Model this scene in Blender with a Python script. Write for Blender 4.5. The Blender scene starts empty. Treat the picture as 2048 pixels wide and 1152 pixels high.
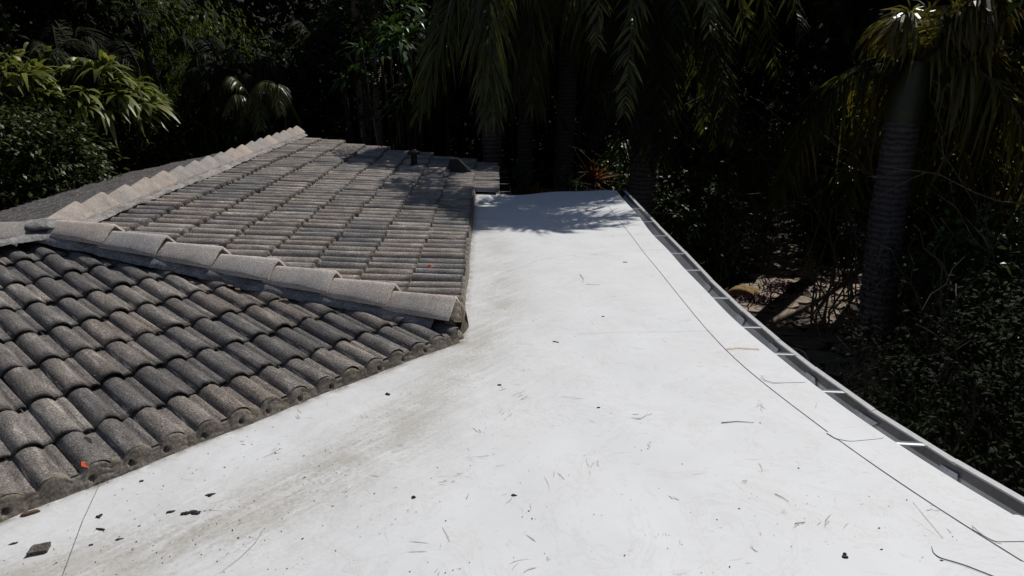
import bpy, bmesh, math, random
import numpy as np
from mathutils import Vector, Matrix
R = math.radians
random.seed(7)
rng = np.random.default_rng(11)
scene = bpy.context.scene
col = scene.collection

# ------------------------------------------------------------------ camera
FPX, PITCH, ROLL, EYE = 1458.25, .3020, -.0054, 1.6274
FW = np.array([0, math.cos(PITCH), -math.sin(PITCH)])
UP = np.array([0, math.sin(PITCH), math.cos(PITCH)])
RT = np.array([1., 0, 0])
_c, _s = math.cos(ROLL), math.sin(ROLL)
cam_d = bpy.data.cameras.new('camera')
cam = bpy.data.objects.new('camera', cam_d)
col.objects.link(cam)
cr, cu = _c * RT + _s * UP, -_s * RT + _c * UP
cam.matrix_world = Matrix(((cr[0], cu[0], -FW[0], 0), (cr[1], cu[1], -FW[1], 0), (cr[2], cu[2], -FW[2], EYE), (0, 0, 0, 1)))
cam_d.sensor_width = 36
cam_d.lens = 36 * FPX / 2048
cam_d.clip_start = .05
cam_d.clip_end = 500
scene.camera = cam

# ------------------------------------------------------------------ light
SUN_AZ, SUN_EL = R(37), R(50)
SUN = np.array([math.sin(SUN_AZ) * math.cos(SUN_EL), math.cos(SUN_AZ) * math.cos(SUN_EL), math.sin(SUN_EL)])
w = bpy.data.worlds.new('World')
scene.world = w
w.use_nodes = True
nt = w.node_tree
bg = nt.nodes['Background']
sky = nt.nodes.new('ShaderNodeTexSky')
sky.sky_type = 'NISHITA'
sky.sun_disc = False
sky.sun_elevation = SUN_EL
sky.sun_rotation = SUN_AZ
nt.links.new(sky.outputs[0], bg.inputs[0])
bg.inputs[1].default_value = 0.05
sl = bpy.data.lights.new('sun', 'SUN')
sl.energy = 3.25
sl.angle = R(.53)
sl.color = (1, .965, .92)
so = bpy.data.objects.new('sun', sl)
so.rotation_euler = Vector(SUN).to_track_quat('Z', 'Y').to_euler()
col.objects.link(so)
scene.view_settings.view_transform = 'Standard'
scene.view_settings.look = 'None'
scene.view_settings.exposure = 0
scene.view_settings.gamma = 1
scene.view_settings.use_curve_mapping = False

# ------------------------------------------------------------------ place finding
def ray(u, v):
    a, b = u - 1024, v - 576
    return FW * FPX + RT * (_c * a + _s * b) - UP * (-_s * a + _c * b)
def onz(u, v, z=0.):
    d = ray(u, v)
    P = d * ((z - EYE) / d[2])
    P[2] += EYE
    return P
def at(u, v, Y):
    d = ray(u, v)
    P = d * (Y / d[1])
    P[2] += EYE
    return P
def in_view(P, m=60):
    P = np.array(P, float) - np.array([0, 0, EYE])
    z = P @ FW
    if z < .3: return False
    a, b = 1024 + FPX * (P @ cr) / z, 576 - FPX * (P @ cu) / z
    return -m < a < 2048 + m and -m < b < 1152 + m

# ------------------------------------------------------------------ object helpers
def tag(o, label=None, cat=None, group=None, kind=None):
    if label: o['label'] = label
    if cat: o['category'] = cat
    if group: o['group'] = group
    if kind: o['kind'] = kind
    return o
def link(name, me, parent=None):
    o = bpy.data.objects.new(name, me)
    col.objects.link(o)
    if parent: o.parent = parent
    return o
def empty(name, loc, label, cat, group=None):
    o = bpy.data.objects.new(name, None)
    o.location = [float(q) for q in loc]
    o.empty_display_size = .1
    col.objects.link(o)
    return tag(o, label, cat, group)
def set_smooth(me, on=True):
    me.polygons.foreach_set('use_smooth', [on] * len(me.polygons))
def to_local(o, parent):
    # the mesh was built in world space: shift so that the parent's empty is its origin
    o.matrix_parent_inverse = Matrix.Translation(-Vector(parent.location))
    return o
def pymesh(name, verts, faces, mat, smooth=False):
    me = bpy.data.meshes.new(name)
    me.from_pydata([tuple(map(float, v)) for v in verts], [], faces)
    me.materials.append(mat)
    if smooth: set_smooth(me)
    me.update()
    return me
class QB:
    """collects numpy quads"""
    def __init__(s): s.v = []; s.f = []; s.a = []; s.n = 0
    def add(s, V, F, A=None):
        V = np.asarray(V, float).reshape(-1, 3); F = np.asarray(F, int).reshape(-1, 4)
        s.v.append(V); s.f.append(F + s.n); s.n += len(V)
        s.a.append(np.zeros(len(V)) if A is None else np.broadcast_to(A, len(V)))
    def mesh(s, name, mats, smooth=True, mi=None):
        V = np.concatenate(s.v); F = np.concatenate(s.f)
        me = bpy.data.meshes.new(name)
        me.vertices.add(len(V)); me.vertices.foreach_set('co', V.ravel())
        me.loops.add(len(F) * 4); me.loops.foreach_set('vertex_index', F.ravel())
        me.polygons.add(len(F)); me.polygons.foreach_set('loop_start', np.arange(len(F)) * 4)
        me.update(calc_edges=True)
        at_ = me.attributes.new('var', 'FLOAT', 'POINT')
        at_.data.foreach_set('value', np.concatenate(s.a))
        for m in (mats if isinstance(mats, list) else [mats]): me.materials.append(m)
        set_smooth(me, smooth)
        me.validate()
        return me
def unit(a): return a / np.maximum(np.linalg.norm(a, axis=-1, keepdims=True), 1e-9)
def tube(qb, pts, rad, sides=8, var=0., cap=False):
    pts = np.asarray(pts, float); n = len(pts)
    rad = np.broadcast_to(rad, n)
    T = unit(np.gradient(pts, axis=0))
    ref = np.array([0, 0, 1.]) if abs(T[0][2]) < .8 else np.array([1., 0, 0])
    A = unit(np.cross(T, ref)); B = np.cross(T, A)
    th = np.arange(sides) * 2 * math.pi / sides
    V = pts[:, None] + rad[:, None, None] * (A[:, None] * np.cos(th)[None, :, None] + B[:, None] * np.sin(th)[None, :, None])
    i = np.arange(n - 1)[:, None] * sides; k = np.arange(sides)[None]
    k2 = (k + 1) % sides
    F = np.stack([i + k, i + k2, i + sides + k2, i + sides + k], -1).reshape(-1, 4)
    qb.add(V, F, var)
def ribbons(qb, org, d, L, W, droop, prof, side=None, var=None, fold=0.):
    """strap leaves: one curved ribbon per row"""
    org = np.asarray(org, float); N = len(org); d = unit(np.asarray(d, float))
    L = np.broadcast_to(L, N)[:, None]; W = np.broadcast_to(W, N)[:, None]; droop = np.broadcast_to(droop, N)[:, None]
    prof = np.asarray(prof, float); K = len(prof)
    if side is None:
        side = np.cross(d, np.array([0, 0, 1.])) + rng.normal(0, .35, (N, 3))
    side = unit(side - (side * d).sum(1, keepdims=True) * d)
    V = np.empty((N, K, 2, 3))
    for k in range(K):
        t = k / (K - 1)
        p = org + d * L * t + np.array([0, 0, -1.]) * droop * L * t * t
        V[:, k, 0] = p - side * W * prof[k] / 2
        V[:, k, 1] = p + side * W * prof[k] / 2
    b = (np.arange(N) * K * 2)[:, None] + (np.arange(K - 1) * 2)[None]
    F = np.stack([b, b + 1, b + 3, b + 2], -1).reshape(-1, 4)
    a = rng.random(N) if var is None else np.broadcast_to(var, N)
    qb.add(V, F, np.repeat(a, K * 2))
LEAF = [.12, 1, .03]
STRAP = [.35, 1, .85, .55, .04]

# ------------------------------------------------------------------ material helpers
def mat_new(name):
    m = bpy.data.materials.new(name); m.use_nodes = True
    n = m.node_tree
    return m, n, n.nodes['Principled BSDF']
class NB:
    def __init__(s, n): s.n = n
    def node(s, t, **k):
        x = s.n.nodes.new(t)
        for a, b in k.items(): setattr(x, a, b)
        return x
    def L(s, a, b): s.n.links.new(a, b)
    def coord(s, kind='Object', scale=(1, 1, 1), rot=(0, 0, 0), rnd=False):
        tc = s.node('ShaderNodeTexCoord'); mp = s.node('ShaderNodeMapping')
        if any(rot): mp.vector_type = 'TEXTURE'; scale = tuple(1 / q_ for q_ in scale)      # turn first, then stretch
        mp.inputs['Scale'].default_value = scale; mp.inputs['Rotation'].default_value = rot
        src = tc.outputs[kind]
        if rnd:
            oi = s.node('ShaderNodeObjectInfo'); mu = s.node('ShaderNodeMath', operation='MULTIPLY'); mu.inputs[1].default_value = 37.
            s.L(oi.outputs['Random'], mu.inputs[0])
            va = s.node('ShaderNodeVectorMath', operation='ADD'); s.L(src, va.inputs[0]); s.L(mu.outputs[0], va.inputs[1]); src = va.outputs[0]
        s.L(src, mp.inputs[0])
        return mp.outputs[0]
    def noise(s, vec, scale, detail=4, rough=.6, dist=0.):
        x = s.node('ShaderNodeTexNoise'); x.inputs['Scale'].default_value = scale; x.inputs['Detail'].default_value = detail
        x.inputs['Roughness'].default_value = rough; x.inputs['Distortion'].default_value = dist
        s.L(vec, x.inputs['Vector']); return x.outputs['Fac']
    def ramp(s, fac, stops):
        x = s.node('ShaderNodeValToRGB'); e = x.color_ramp.elements
        while len(e) > 1: e.remove(e[-1])
        for i, (p, c) in enumerate(stops):
            if isinstance(c, (int, float)): c = (c, c, c)
            el = e[0] if i == 0 else e.new(p)
            el.position = p; el.color = (*c, 1)
        s.L(fac, x.inputs[0]); return x.outputs[0]
    def mix(s, fac, a, b, mode='MIX'):
        x = s.node('ShaderNodeMix', data_type='RGBA', blend_type=mode)
        for ii, val in ((0, fac), (6, a), (7, b)):
            inp = x.inputs[ii]
            if isinstance(val, (int, float)): inp.default_value = val if ii == 0 else (val, val, val, 1)
            elif isinstance(val, tuple): inp.default_value = (*val, 1)
            else: s.L(val, inp)
        return x.outputs[2]
    def math(s, op, a, b=0.):
        x = s.node('ShaderNodeMath', operation=op)
        for i, v in enumerate((a, b)):
            if isinstance(v, (int, float)): x.inputs[i].default_value = v
            else: s.L(v, x.inputs[i])
        return x.outputs[0]
    def bump(s, h, strength, dist, bsdf):
        x = s.node('ShaderNodeBump'); x.inputs['Strength'].default_value = strength; x.inputs['Distance'].default_value = dist
        s.L(h, x.inputs['Height']); s.L(x.outputs[0], bsdf.inputs['Normal'])

def concrete(name, dark, mid, light, grain=170, spread=.5, streak=True, world=False, lip=0.):
    m, n, b = mat_new(name); q = NB(n)
    v = q.coord('Object', rnd=not world)
    g = q.noise(v, grain, 3, .75)
    big = q.noise(v, 7, 5, .65, .4)
    vs = q.coord('Object', (26, 4, 20), rnd=not world)
    st = q.noise(vs, 1.0, 4, .6, .6)
    c = q.ramp(big, [(.28, dark), (.5, mid), (.74, light)])
    if streak: c = q.mix(.68, c, q.ramp(st, [(.3, tuple(x * .5 for x in mid)), (.55, mid), (.75, tuple(min(1, x * 1.35) for x in light))]))
    sp = q.ramp(g, [(.34, .18), (.46, .75), (.55, 1.05), (.66, 2.1)])
    c = q.mix(.85 if streak else .5, c, sp, 'MULTIPLY')
    oi = q.node('ShaderNodeObjectInfo')
    tint = q.ramp(oi.outputs['Random'], [(0, (1 - spread, 1 - spread, 1 - spread * .93)), (.3, (.9, .9, .92)), (.5, (1.05, 1.0, .96)), (.7, (1.12, 1.02, .95)), (1, (1 + spread, 1 + spread * .93, 1 + spread * .85))])
    c = q.mix(1., c, tint, 'MULTIPLY')
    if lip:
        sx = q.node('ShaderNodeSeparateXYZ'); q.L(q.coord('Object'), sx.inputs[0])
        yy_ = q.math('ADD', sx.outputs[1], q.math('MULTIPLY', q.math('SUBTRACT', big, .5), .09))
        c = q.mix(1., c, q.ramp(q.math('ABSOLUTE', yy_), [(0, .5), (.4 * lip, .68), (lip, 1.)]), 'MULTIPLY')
    q.L(c, b.inputs['Base Color'])
    b.inputs['Roughness'].default_value = .92
    b.inputs['Specular IOR Level'].default_value = .25
    q.bump(q.math('ADD', q.math('MULTIPLY', g, .6), q.math('MULTIPLY', big, .5)), .5, .004, b)
    return m
M = {}
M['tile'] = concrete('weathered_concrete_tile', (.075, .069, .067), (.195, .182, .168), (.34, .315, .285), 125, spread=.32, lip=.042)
M['tile_pale'] = concrete('lighter_concrete_tile', (.12, .11, .10), (.32, .3, .275), (.54, .505, .465), 125, spread=.30, lip=.03)  # lighter, warmer set of the tile colours for the long slope
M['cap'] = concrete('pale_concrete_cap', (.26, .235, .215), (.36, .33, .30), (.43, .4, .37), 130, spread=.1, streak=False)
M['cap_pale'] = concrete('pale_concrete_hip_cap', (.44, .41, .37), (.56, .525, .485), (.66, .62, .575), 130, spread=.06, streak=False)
M['mortar_grey'] = concrete('blue_grey_mortar', (.15, .148, .145), (.29, .288, .282), (.45, .445, .435), grain=60, spread=.05, streak=False, world=True)
M['mortar_brown'] = concrete('brown_grey_mortar', (.16, .143, .118), (.25, .225, .185), (.33, .3, .25), grain=90, spread=.05, streak=False, world=True)

def simple(name, colr, rough=.7, nscale=30, amp=.35, metal=0., bump=.3, bd=.003):
    m, n, b = mat_new(name); q = NB(n)
    v = q.coord('Object')
    f = q.noise(v, nscale, 5, .65)
    c = q.ramp(f, [(.3, tuple(x * (1 - amp) for x in colr)), (.7, tuple(min(1, x * (1 + amp)) for x in colr))])
    q.L(c, b.inputs['Base Color'])
    b.inputs['Roughness'].default_value = rough; b.inputs['Metallic'].default_value = metal
    if bump: q.bump(f, bump, bd, b)
    return m
M['deck'] = simple('underlayment', (.03, .03, .03))
M['wall'] = simple('painted_stucco', (.5, .47, .4), .9, 60, .15)
M['fascia'] = simple('painted_fascia', (.6, .6, .58), .6, 20, .1)
M['soil'] = simple('dark_soil', (.035, .026, .018), .95, 9, .7, bump=.8, bd=.03)
M['litter'] = simple('dry_leaf', (.16, .09, .045), .8, 40, .5)
M['tar'] = simple('black_flake', (.022, .021, .022), .75, 120, .5)
M['bark'] = simple('brown_chip', (.13, .075, .05), .8, 90, .5)
M['orange'] = simple('orange_tape', (.62, .1, .03), .5, 40, .2)
M['lath'] = simple('raw_lath', (.55, .42, .3), .7, 50, .2)
M['vent'] = simple('dark_vent_metal', (.014, .014, .015), .45, 30, .3, .3)
M['alu'] = simple('mill_aluminium', (.21, .203, .198), .5, 26, .2, 0, .1)
M['alu_lip'] = simple('pale_painted_metal', (.74, .74, .72), .45, 26, .1, 0, .1)
M['sealant'] = simple('grey_sealant', (.62, .63, .65), .55, 50, .25, 0, .6, .004)
M['bracket'] = simple('bright_bracket_metal', (.82, .82, .82), .35, 20, .05, .2, 0)
M['fence'] = simple('red_brown_fence_board', (.16, .07, .045), .8, 14, .5)
M['stone'] = simple('flagstone', (.3, .235, .175), .9, 5, .45, bump=.6, bd=.01)
M['rock'] = simple('yellow_rock', (.3, .19, .07), .9, 9, .4, bump=.6, bd=.02)
M['branch'] = simple('pale_branch_bark', (.17, .145, .11), .85, 30, .45)
M['twigdark'] = simple('dark_stem_bark', (.03, .025, .018), .85, 30, .4)

def trunk_mat(name, a, bcol, ring):
    m, n, b = mat_new(name); q = NB(n)
    v = q.coord('Object')
    wv = q.node('ShaderNodeTexWave', bands_direction='Z'); wv.inputs['Scale'].default_value = ring; wv.inputs['Distortion'].default_value = 3.5
    wv.inputs['Detail'].default_value = 3; wv.inputs['Detail Scale'].default_value = 2.
    q.L(v, wv.inputs[0])
    vs = q.coord('Object', (40, 40, 3))
    f = q.noise(vs, 1, 4, .6)
    c = q.mix(.5, q.ramp(wv.outputs['Fac'], [(.2, a), (.8, bcol)]), q.ramp(f, [(.3, a), (.7, bcol)]))
    q.L(c, b.inputs['Base Color']); b.inputs['Roughness'].default_value = .85
    q.bump(wv.outputs['Fac'], .8, .012, b)
    return m
M['trunk'] = trunk_mat('grey_ringed_palm_trunk', (.03, .026, .025), (.15, .125, .115), 4.5)
M['trunk2'] = trunk_mat('fibrous_palm_trunk', (.12, .08, .06), (.42, .31, .24), 7)
M['shaft'] = simple('green_crownshaft', (.05, .058, .03), .45, 8, .4, bump=.1)

def leaf_mat(name, stops, rough=.42, trans=.35, spec=.5, alt=None):
    spec *= .55; rough += .06
    m, n, b = mat_new(name); q = NB(n)
    a = q.node('ShaderNodeAttribute', attribute_name='var')
    v = q.coord('Object')
    big = q.noise(v, 1.3, 3, .6)
    f = q.math('ADD', q.math('MULTIPLY', a.outputs['Fac'], .75), q.math('MULTIPLY', big, .35))
    c = q.ramp(f, stops)
    q.L(c, b.inputs['Base Color'])
    b.inputs['Roughness'].default_value = rough
    b.inputs['Specular IOR Level'].default_value = spec
    tr = q.node('ShaderNodeBsdfTranslucent')
    q.L(q.mix(1., c, (1.15, 1.2, .7), 'MULTIPLY'), tr.inputs[0])
    mx = q.node('ShaderNodeMixShader'); mx.inputs[0].default_value = trans
    q.L(b.outputs[0], mx.inputs[1]); q.L(tr.outputs[0], mx.inputs[2])
    q.L(mx.outputs[0], n.nodes['Material Output'].inputs[0])
    return m
M['dracaena'] = leaf_mat('yellow_green_strap_leaf', [(.1, (.1, .13, .03)), (.55, (.19, .22, .05)), (.95, (.3, .3, .085))], .36, .4, .8)
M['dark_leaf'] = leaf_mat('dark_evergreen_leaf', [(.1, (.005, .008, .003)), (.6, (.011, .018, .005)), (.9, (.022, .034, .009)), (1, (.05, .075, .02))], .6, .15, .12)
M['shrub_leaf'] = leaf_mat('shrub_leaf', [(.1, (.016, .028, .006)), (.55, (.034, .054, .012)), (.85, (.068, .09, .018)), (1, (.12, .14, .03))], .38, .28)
M['gloss_leaf'] = leaf_mat('glossy_green_leaf', [(.1, (.018, .046, .009)), (.6, (.042, .09, .016)), (.95, (.075, .13, .024))], .28, .2, .6)
M['bamboo'] = leaf_mat('bamboo_leaf', [(.1, (.035, .06, .01)), (.6, (.085, .12, .02)), (.95, (.18, .21, .035))], .5, .6)
M['frond'] = leaf_mat('palm_leaflet', [(.1, (.035, .045, .012)), (.6, (.085, .092, .024)), (.9, (.15, .145, .04)), (1, (.17, .12, .04))], .3, .3, .9)
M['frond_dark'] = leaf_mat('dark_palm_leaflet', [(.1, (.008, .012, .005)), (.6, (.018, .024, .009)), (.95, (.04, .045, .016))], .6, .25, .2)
M['frond_gold'] = leaf_mat('olive_gold_palm_leaflet', [(.1, (.05, .05, .012)), (.5, (.13, .115, .028)), (.85, (.22, .18, .05)), (1, (.26, .14, .04))], .3, .35, .9)
M['frond_brown'] = leaf_mat('dry_brown_palm_leaflet', [(.1, (.03, .022, .01)), (.6, (.075, .055, .022)), (.95, (.13, .09, .035))], .6, .2)
M['red_leaf'] = leaf_mat('orange_red_strap_leaf', [(.1, (.09, .03, .012)), (.6, (.26, .09, .03)), (.95, (.3, .16, .05))], .45, .35)
M['purple_leaf'] = leaf_mat('dark_purple_leaf', [(.1, (.02, .006, .012)), (.6, (.045, .014, .025)), (.95, (.07, .025, .035))], .45, .2)
M['cyan_leaf'] = leaf_mat('blue_green_spike_leaf', [(.1, (.02, .04, .025)), (.6, (.05, .08, .045)), (.95, (.08, .12, .06))], .45, .2)

# white membrane, with stains carried by the attributes 'trail' and 'rim'
m, n, b = mat_new('white_roof_membrane'); q = NB(n)
v = q.coord('Object')
rot = (0, 0, R(48))
trail = q.node('ShaderNodeAttribute', attribute_name='trail').outputs['Fac']
rim = q.node('ShaderNodeAttribute', attribute_name='rim').outputs['Fac']
vs = q.coord('Object', (1.6, 15, 1), (0, 0, R(50)))
streak = q.noise(vs, 1.3, 12, .8, .6)
blot = q.noise(v, 3.2, 8, .62, .5)
fine = q.noise(v, 55, 5, .7)
base = q.mix(q.ramp(blot, [(.35, 0.), (.75, .75)]), (.80, .812, .815), (.725, .73, .725))
d1 = q.math('MULTIPLY', trail, q.ramp(streak, [(.34, .04), (.5, .5), (.68, 1.)]))
d1 = q.math('MULTIPLY', d1, q.ramp(fine, [(.36, .3), (.6, 1.)]))
c = q.mix(d1, base, (.37, .33, .265))
c = q.mix(q.math('MULTIPLY', q.math('MULTIPLY', trail, trail), q.ramp(blot, [(.42, 0.), (.62, .5)])), c, (.45, .425, .37))
d2 = q.math('MULTIPLY', rim, q.ramp(q.noise(v, 14, 6, .7), [(.36, .12), (.62, 1.)]))
c = q.mix(d2, c, (.22, .19, .15))
# flecks and scuffs
patchy = q.noise(v, 1.3, 4, .65)
for sc_, th0, wgt, colr in ((38, .755, .8, (.1, .09, .085)), (95, .745, .7, (.16, .145, .13)), (16, .775, .6, (.3, .28, .25))):
    sp = q.noise(q.coord('Object', (1, 1.6, 1), (0, 0, R(35 + sc_))), sc_, 3, .6)
    thr = q.math('ADD', th0 + .045, q.math('MULTIPLY', patchy, -.13))
    thr = q.math('ADD', thr, q.math('MULTIPLY', trail, -.045))
    c = q.mix(q.math('MULTIPLY', q.math('GREATER_THAN', sp, thr), wgt), c, colr)
for ang_, sx_, sy_, colr, th0 in ((20, 30, 4, (.36, .33, .29), .70), (-12, 5, 38, (.42, .37, .31), .715), (62, 4, 26, (.3, .28, .25), .72), (-48, 9, 60, (.38, .35, .31), .71), (5, 3, 14, (.55, .53, .49), .66)):
    sp2 = q.noise(q.coord('Object', (sx_, sy_, 1), (0, 0, R(ang_))), 1.15, 5, .62, .35)
    c = q.mix(q.ramp(sp2, [(th0 - .012, 0.), (th0 + .025, .5)]), c, colr)
blob = q.noise(v, 7, 7, .72, 1.6)
c = q.mix(q.ramp(blob, [(.6, 0.), (.72, .42)]), c, (.52, .485, .425))
c = q.mix(q.ramp(q.noise(v, 2.1, 9, .75, 2.5), [(.52, 0.), (.545, .22), (.57, 0.)]), c, (.5, .48, .44))
q.L(c, b.inputs['Base Color'])
b.inputs['Roughness'].default_value = .62
b.inputs['Specular IOR Level'].default_value = .3
hh = q.math('ADD', q.noise(v, 5, 4, .5), q.math('MULTIPLY', fine, .06))
q.bump(hh, .35, .012, b)
M['membrane'] = m
M['smear'] = simple('beige_smear', (.5, .46, .4), .8, 60, .2)
M['seam'] = simple('dirty_seam_edge', (.17, .16, .15), .9, 60, .5)
M['patch'] = simple('white_membrane_patch', (.79, .8, .805), .55, 6, .03, bump=.2, bd=.004)

# ================================================================== HOUSE
TILT = .146
TW, TE = .314, .3516          # cover width, course exposure of a roof tile
thA, thB = .7294, -.0296
def frame(th, P0, s, flip=False):
    d = np.array([math.sin(th), math.cos(th), 0]); nn = np.array([-math.cos(th), math.sin(th), 0])
    if flip: d, nn = -d, -nn
    upv = nn * math.cos(s) + np.array([0, 0, math.sin(s)])
    return dict(d=d, u=upv, n=np.cross(d, upv), P=np.array(P0, float))
FA = frame(thA, (-.7369, 3.6906, .0871 - .055), TILT)
FB = frame(thB, (-.2008, 0, .0705 - .04), TILT)
J = np.array([-3.22, 4.95, 0.])
C0 = np.array([-.385, 4.30, 0.])
JZ = .475
dB = FB['d']; dA = FA['d']
FC = frame(thB, (J[0] + 2.79 * math.cos(.2) * -math.cos(thB), J[1] + 2.79 * math.cos(.2) * math.sin(thB), JZ - .02 - 2.79 * math.sin(.2)), .2)
FC = dict(d=-FC['d'], P=FC['P'], u=np.array([math.cos(thB) * math.cos(.2), -math.sin(thB) * math.cos(.2), math.sin(.2)]))
FC['n'] = np.cross(FC['d'], FC['u'])
fwdA = -np.array([math.sin(thA), math.cos(thA), 0])
FD = dict(d=-dA, u=-np.array([-math.cos(thA) * math.cos(TILT), math.sin(thA) * math.cos(TILT), -math.sin(TILT)]))
FD['u'] = np.array([math.cos(thA) * math.cos(TILT), -math.sin(thA) * math.cos(TILT), math.sin(TILT)])
FD['n'] = np.cross(FD['d'], FD['u'])
FD['P'] = np.array([J[0], J[1], JZ - .02]) - FD['u'] * 2.79
def P3(F, a, b_, c_=0.): return F['P'] + F['d'] * a + F['u'] * b_ + F['n'] * c_

house = empty('house', (0, 0, -3), 'house with grey concrete tile roof and white flat roof edged by a metal gutter', 'house')
def part(name, me, parent=None, label=None, kind=None):
    p = parent or house
    o = link(name, me, p)
    if p is house: to_local(o, house)
    return tag(o, label, None, None, kind)

roof = None
# roof deck (below the tiles)
H_END = J + np.array([0, 0, JZ])
rB = H_END + dB * 6.93
rA = H_END + fwdA * 7.
def down(P, F, L): return P - F['u'] * L
deckz = np.array([0, 0, -.035])
V = []; Fc = []
def quadpts(*p):
    i = len(V); V.extend([np.array(x) + deckz for x in p]); Fc.append(tuple(range(i, i + len(p))))
eBn = np.array([C0[0], C0[1], .03]); eBf = P3(FB, 11.95, -.34); eAf = P3(FA, -6.5, 0)
quadpts(H_END, eBn, P3(FB, 9.25, 0), P3(FB, 9.3, -.34), eBf, rB)
quadpts(H_END, rA, eAf, eBn)
cC1 = rB - FC['u'] * 2.79
vly = H_END - FC['u'] * 2.79 + FC['d'] * 0
quadpts(H_END, rB, cC1, vly)
quadpts(H_END, vly, rA - FD['u'] * 2.79, rA)
roof = part('tiled_roof', pymesh('tiled_roof', V, Fc, M['deck']), label='low hipped roof of weathered grey concrete tiles')

# ---- tile meshes
def prof_z(x):
    z = np.zeros_like(x)
    for cx in (.058, .209):
        t = np.clip(1 - ((x - cx) / .053) ** 2, 0, 1)
        z = np.maximum(z, .034 * t ** .66)
    z = np.maximum(z, .010 * ((x > .270) & (x < .304)))
    return z + .003 * (1 - x / TW)
def tile_mesh(name, seed, ns=37, chip=0., chunk=1.):
    r = np.random.default_rng(seed)
    x = np.linspace(0, TW - .002, ns)
    z = prof_z(x) * chunk
    LEN = .425
    rows = []
    edge = r.normal(0, .0012, ns); edge = np.convolve(edge, [.25, .5, .25], 'same')
    if chip:
        e2 = np.convolve(r.normal(0, chip, ns + 4), [.2] * 5, 'valid'); edge = edge + np.abs(e2)
    tz = .021 * chunk
    for (y, dz) in ((0, -.013 * chunk ** 1.5), (-.001, -.004), (.006, 0), (.14, .0), (.30, 0), (LEN, 0)):
        wob = .0012 * np.sin(x * 31 + seed + y * 9)
        rows.append(np.stack([x, y + (edge if y < .05 else edge * 0), z + dz + tz * (1 - y / TE) + wob], 1))
    V = np.concatenate(rows); F = []
    for j in range(len(rows) - 1):
        for i in range(ns - 1):
            a = j * ns + i
            F.append((a, a + 1, a + ns + 1, a + ns))
    # side edges (thickness)
    k = len(V)
    lowL = [(x[0], rows[j][0][1], rows[j][0][2] - .013) for j in (1, 3, 5)]
    lowR = [(x[-1], rows[j][-1][1], rows[j][-1][2] - .013) for j in (1, 3, 5)]
    V = np.concatenate([V, lowL, lowR])
    for s in range(2):
        ja, jb = (1, 3, 5)[s], (1, 3, 5)[s + 1]
        F.append((ja * ns, jb * ns, k + s + 1, k + s))
        F.append((jb * ns + ns - 1, ja * ns + ns - 1, k + 3 + s, k + 4 + s))
    me = pymesh(name, V, F, M['tile'], True)
    return me
tiles_v = [tile_mesh('roof_tile', s) for s in range(7)]
tiles_chip = [tile_mesh('roof_tile', 20 + s, chip=.012) for s in range(4)]
tiles_far = [tile_mesh('roof_tile', 60 + s, chip=.004, chunk=1.65) for s in range(7)]
tiles_low = [tile_mesh('roof_tile', 40 + s, ns=13) for s in range(3)]
def tile_matrix(F, a, b_, jit=1.):
    d, u_, n_ = F['d'], F['u'], F['n']
    g = rng.normal(0, 1, 5) * jit
    P = P3(F, a + g[0] * .0015, b_ + g[1] * .006, -.002 + g[2] * .0022)
    m_ = Matrix(((d[0], u_[0], n_[0], P[0]), (d[1], u_[1], n_[1], P[1]), (d[2], u_[2], n_[2], P[2]), (0, 0, 0, 1)))
    return m_ @ Matrix.Rotation(g[3] * .007, 4, 'Z') @ Matrix.Rotation(g[4] * .006, 4, 'X')
def side_of(P, L0, L1):      # >0 left of the plan line L0->L1
    return (L1[0] - L0[0]) * (P[1] - L0[1]) - (L1[1] - L0[1]) * (P[0] - L0[0])
off_field = QB()
def field(F, arange, brange, a_off, keep, limit, cuts, stuff=None, chips=False, mat=None):
    """lay courses; cuts = list of plan half planes (point, inward normal)"""
    cnt = 0
    for j in brange:
        b_ = limit[0] + j * TE
        stag = (j % 2) * TW / 2
        for i in arange:
            a = a_off + i * TW + stag
            cs = [P3(F, a, b_), P3(F, a + TW, b_), P3(F, a + TW, b_ + .425), P3(F, a, b_ + .425)]
            if not keep(cs): continue
            inside = [[(c_ - p)[:2] @ nrm[:2] for c_ in cs] for p, nrm in cuts]
            if any(max(r_) < .01 for r_ in inside): continue
            crossing = [k for k, r_ in enumerate(inside) if min(r_) < 0]
            mtx = tile_matrix(F, a, b_)
            ctr = sum(cs) / 4
            vis = in_view(ctr) and stuff is None
            src = random.choice(tiles_chip if (chips and j <= 0) or random.random() < .06 else tiles_v) if vis else random.choice(tiles_low)
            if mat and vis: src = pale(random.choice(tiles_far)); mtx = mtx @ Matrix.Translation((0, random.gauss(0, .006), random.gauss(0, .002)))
            if crossing or not vis:
                bm = bmesh.new(); bm.from_mesh(src); bm.transform(mtx)
                for k in crossing:
                    p, nrm = cuts[k]
                    bmesh.ops.bisect_plane(bm, geom=bm.verts[:] + bm.edges[:] + bm.faces[:], plane_co=Vector(p), plane_no=Vector(-nrm), clear_outer=True)
                if not bm.faces: bm.free(); continue
                if vis:
                    bm.transform(mtx.inverted())
                    me = bpy.data.meshes.new('roof_tile'); bm.to_mesh(me); me.materials.append(mat or M['tile']); set_smooth(me)
                    o = link('roof_tile', me, roof); o.matrix_local = Matrix.Translation(Vector((0, 0, 0))) @ mtx; cnt += 1
                else:
                    me = bpy.data.meshes.new('tmp'); bm.to_mesh(me)
                    rest.append(me)
                bm.free()
            else:
                o = link('roof_tile', src, roof); o.matrix_local = mtx; cnt += 1
    return cnt
rest = []
_pale = {}
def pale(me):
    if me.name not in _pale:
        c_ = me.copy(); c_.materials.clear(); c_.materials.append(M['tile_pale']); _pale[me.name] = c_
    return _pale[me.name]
hipd = unit(J - C0); hipnA = np.array([hipd[1], -hipd[0], 0.])
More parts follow.
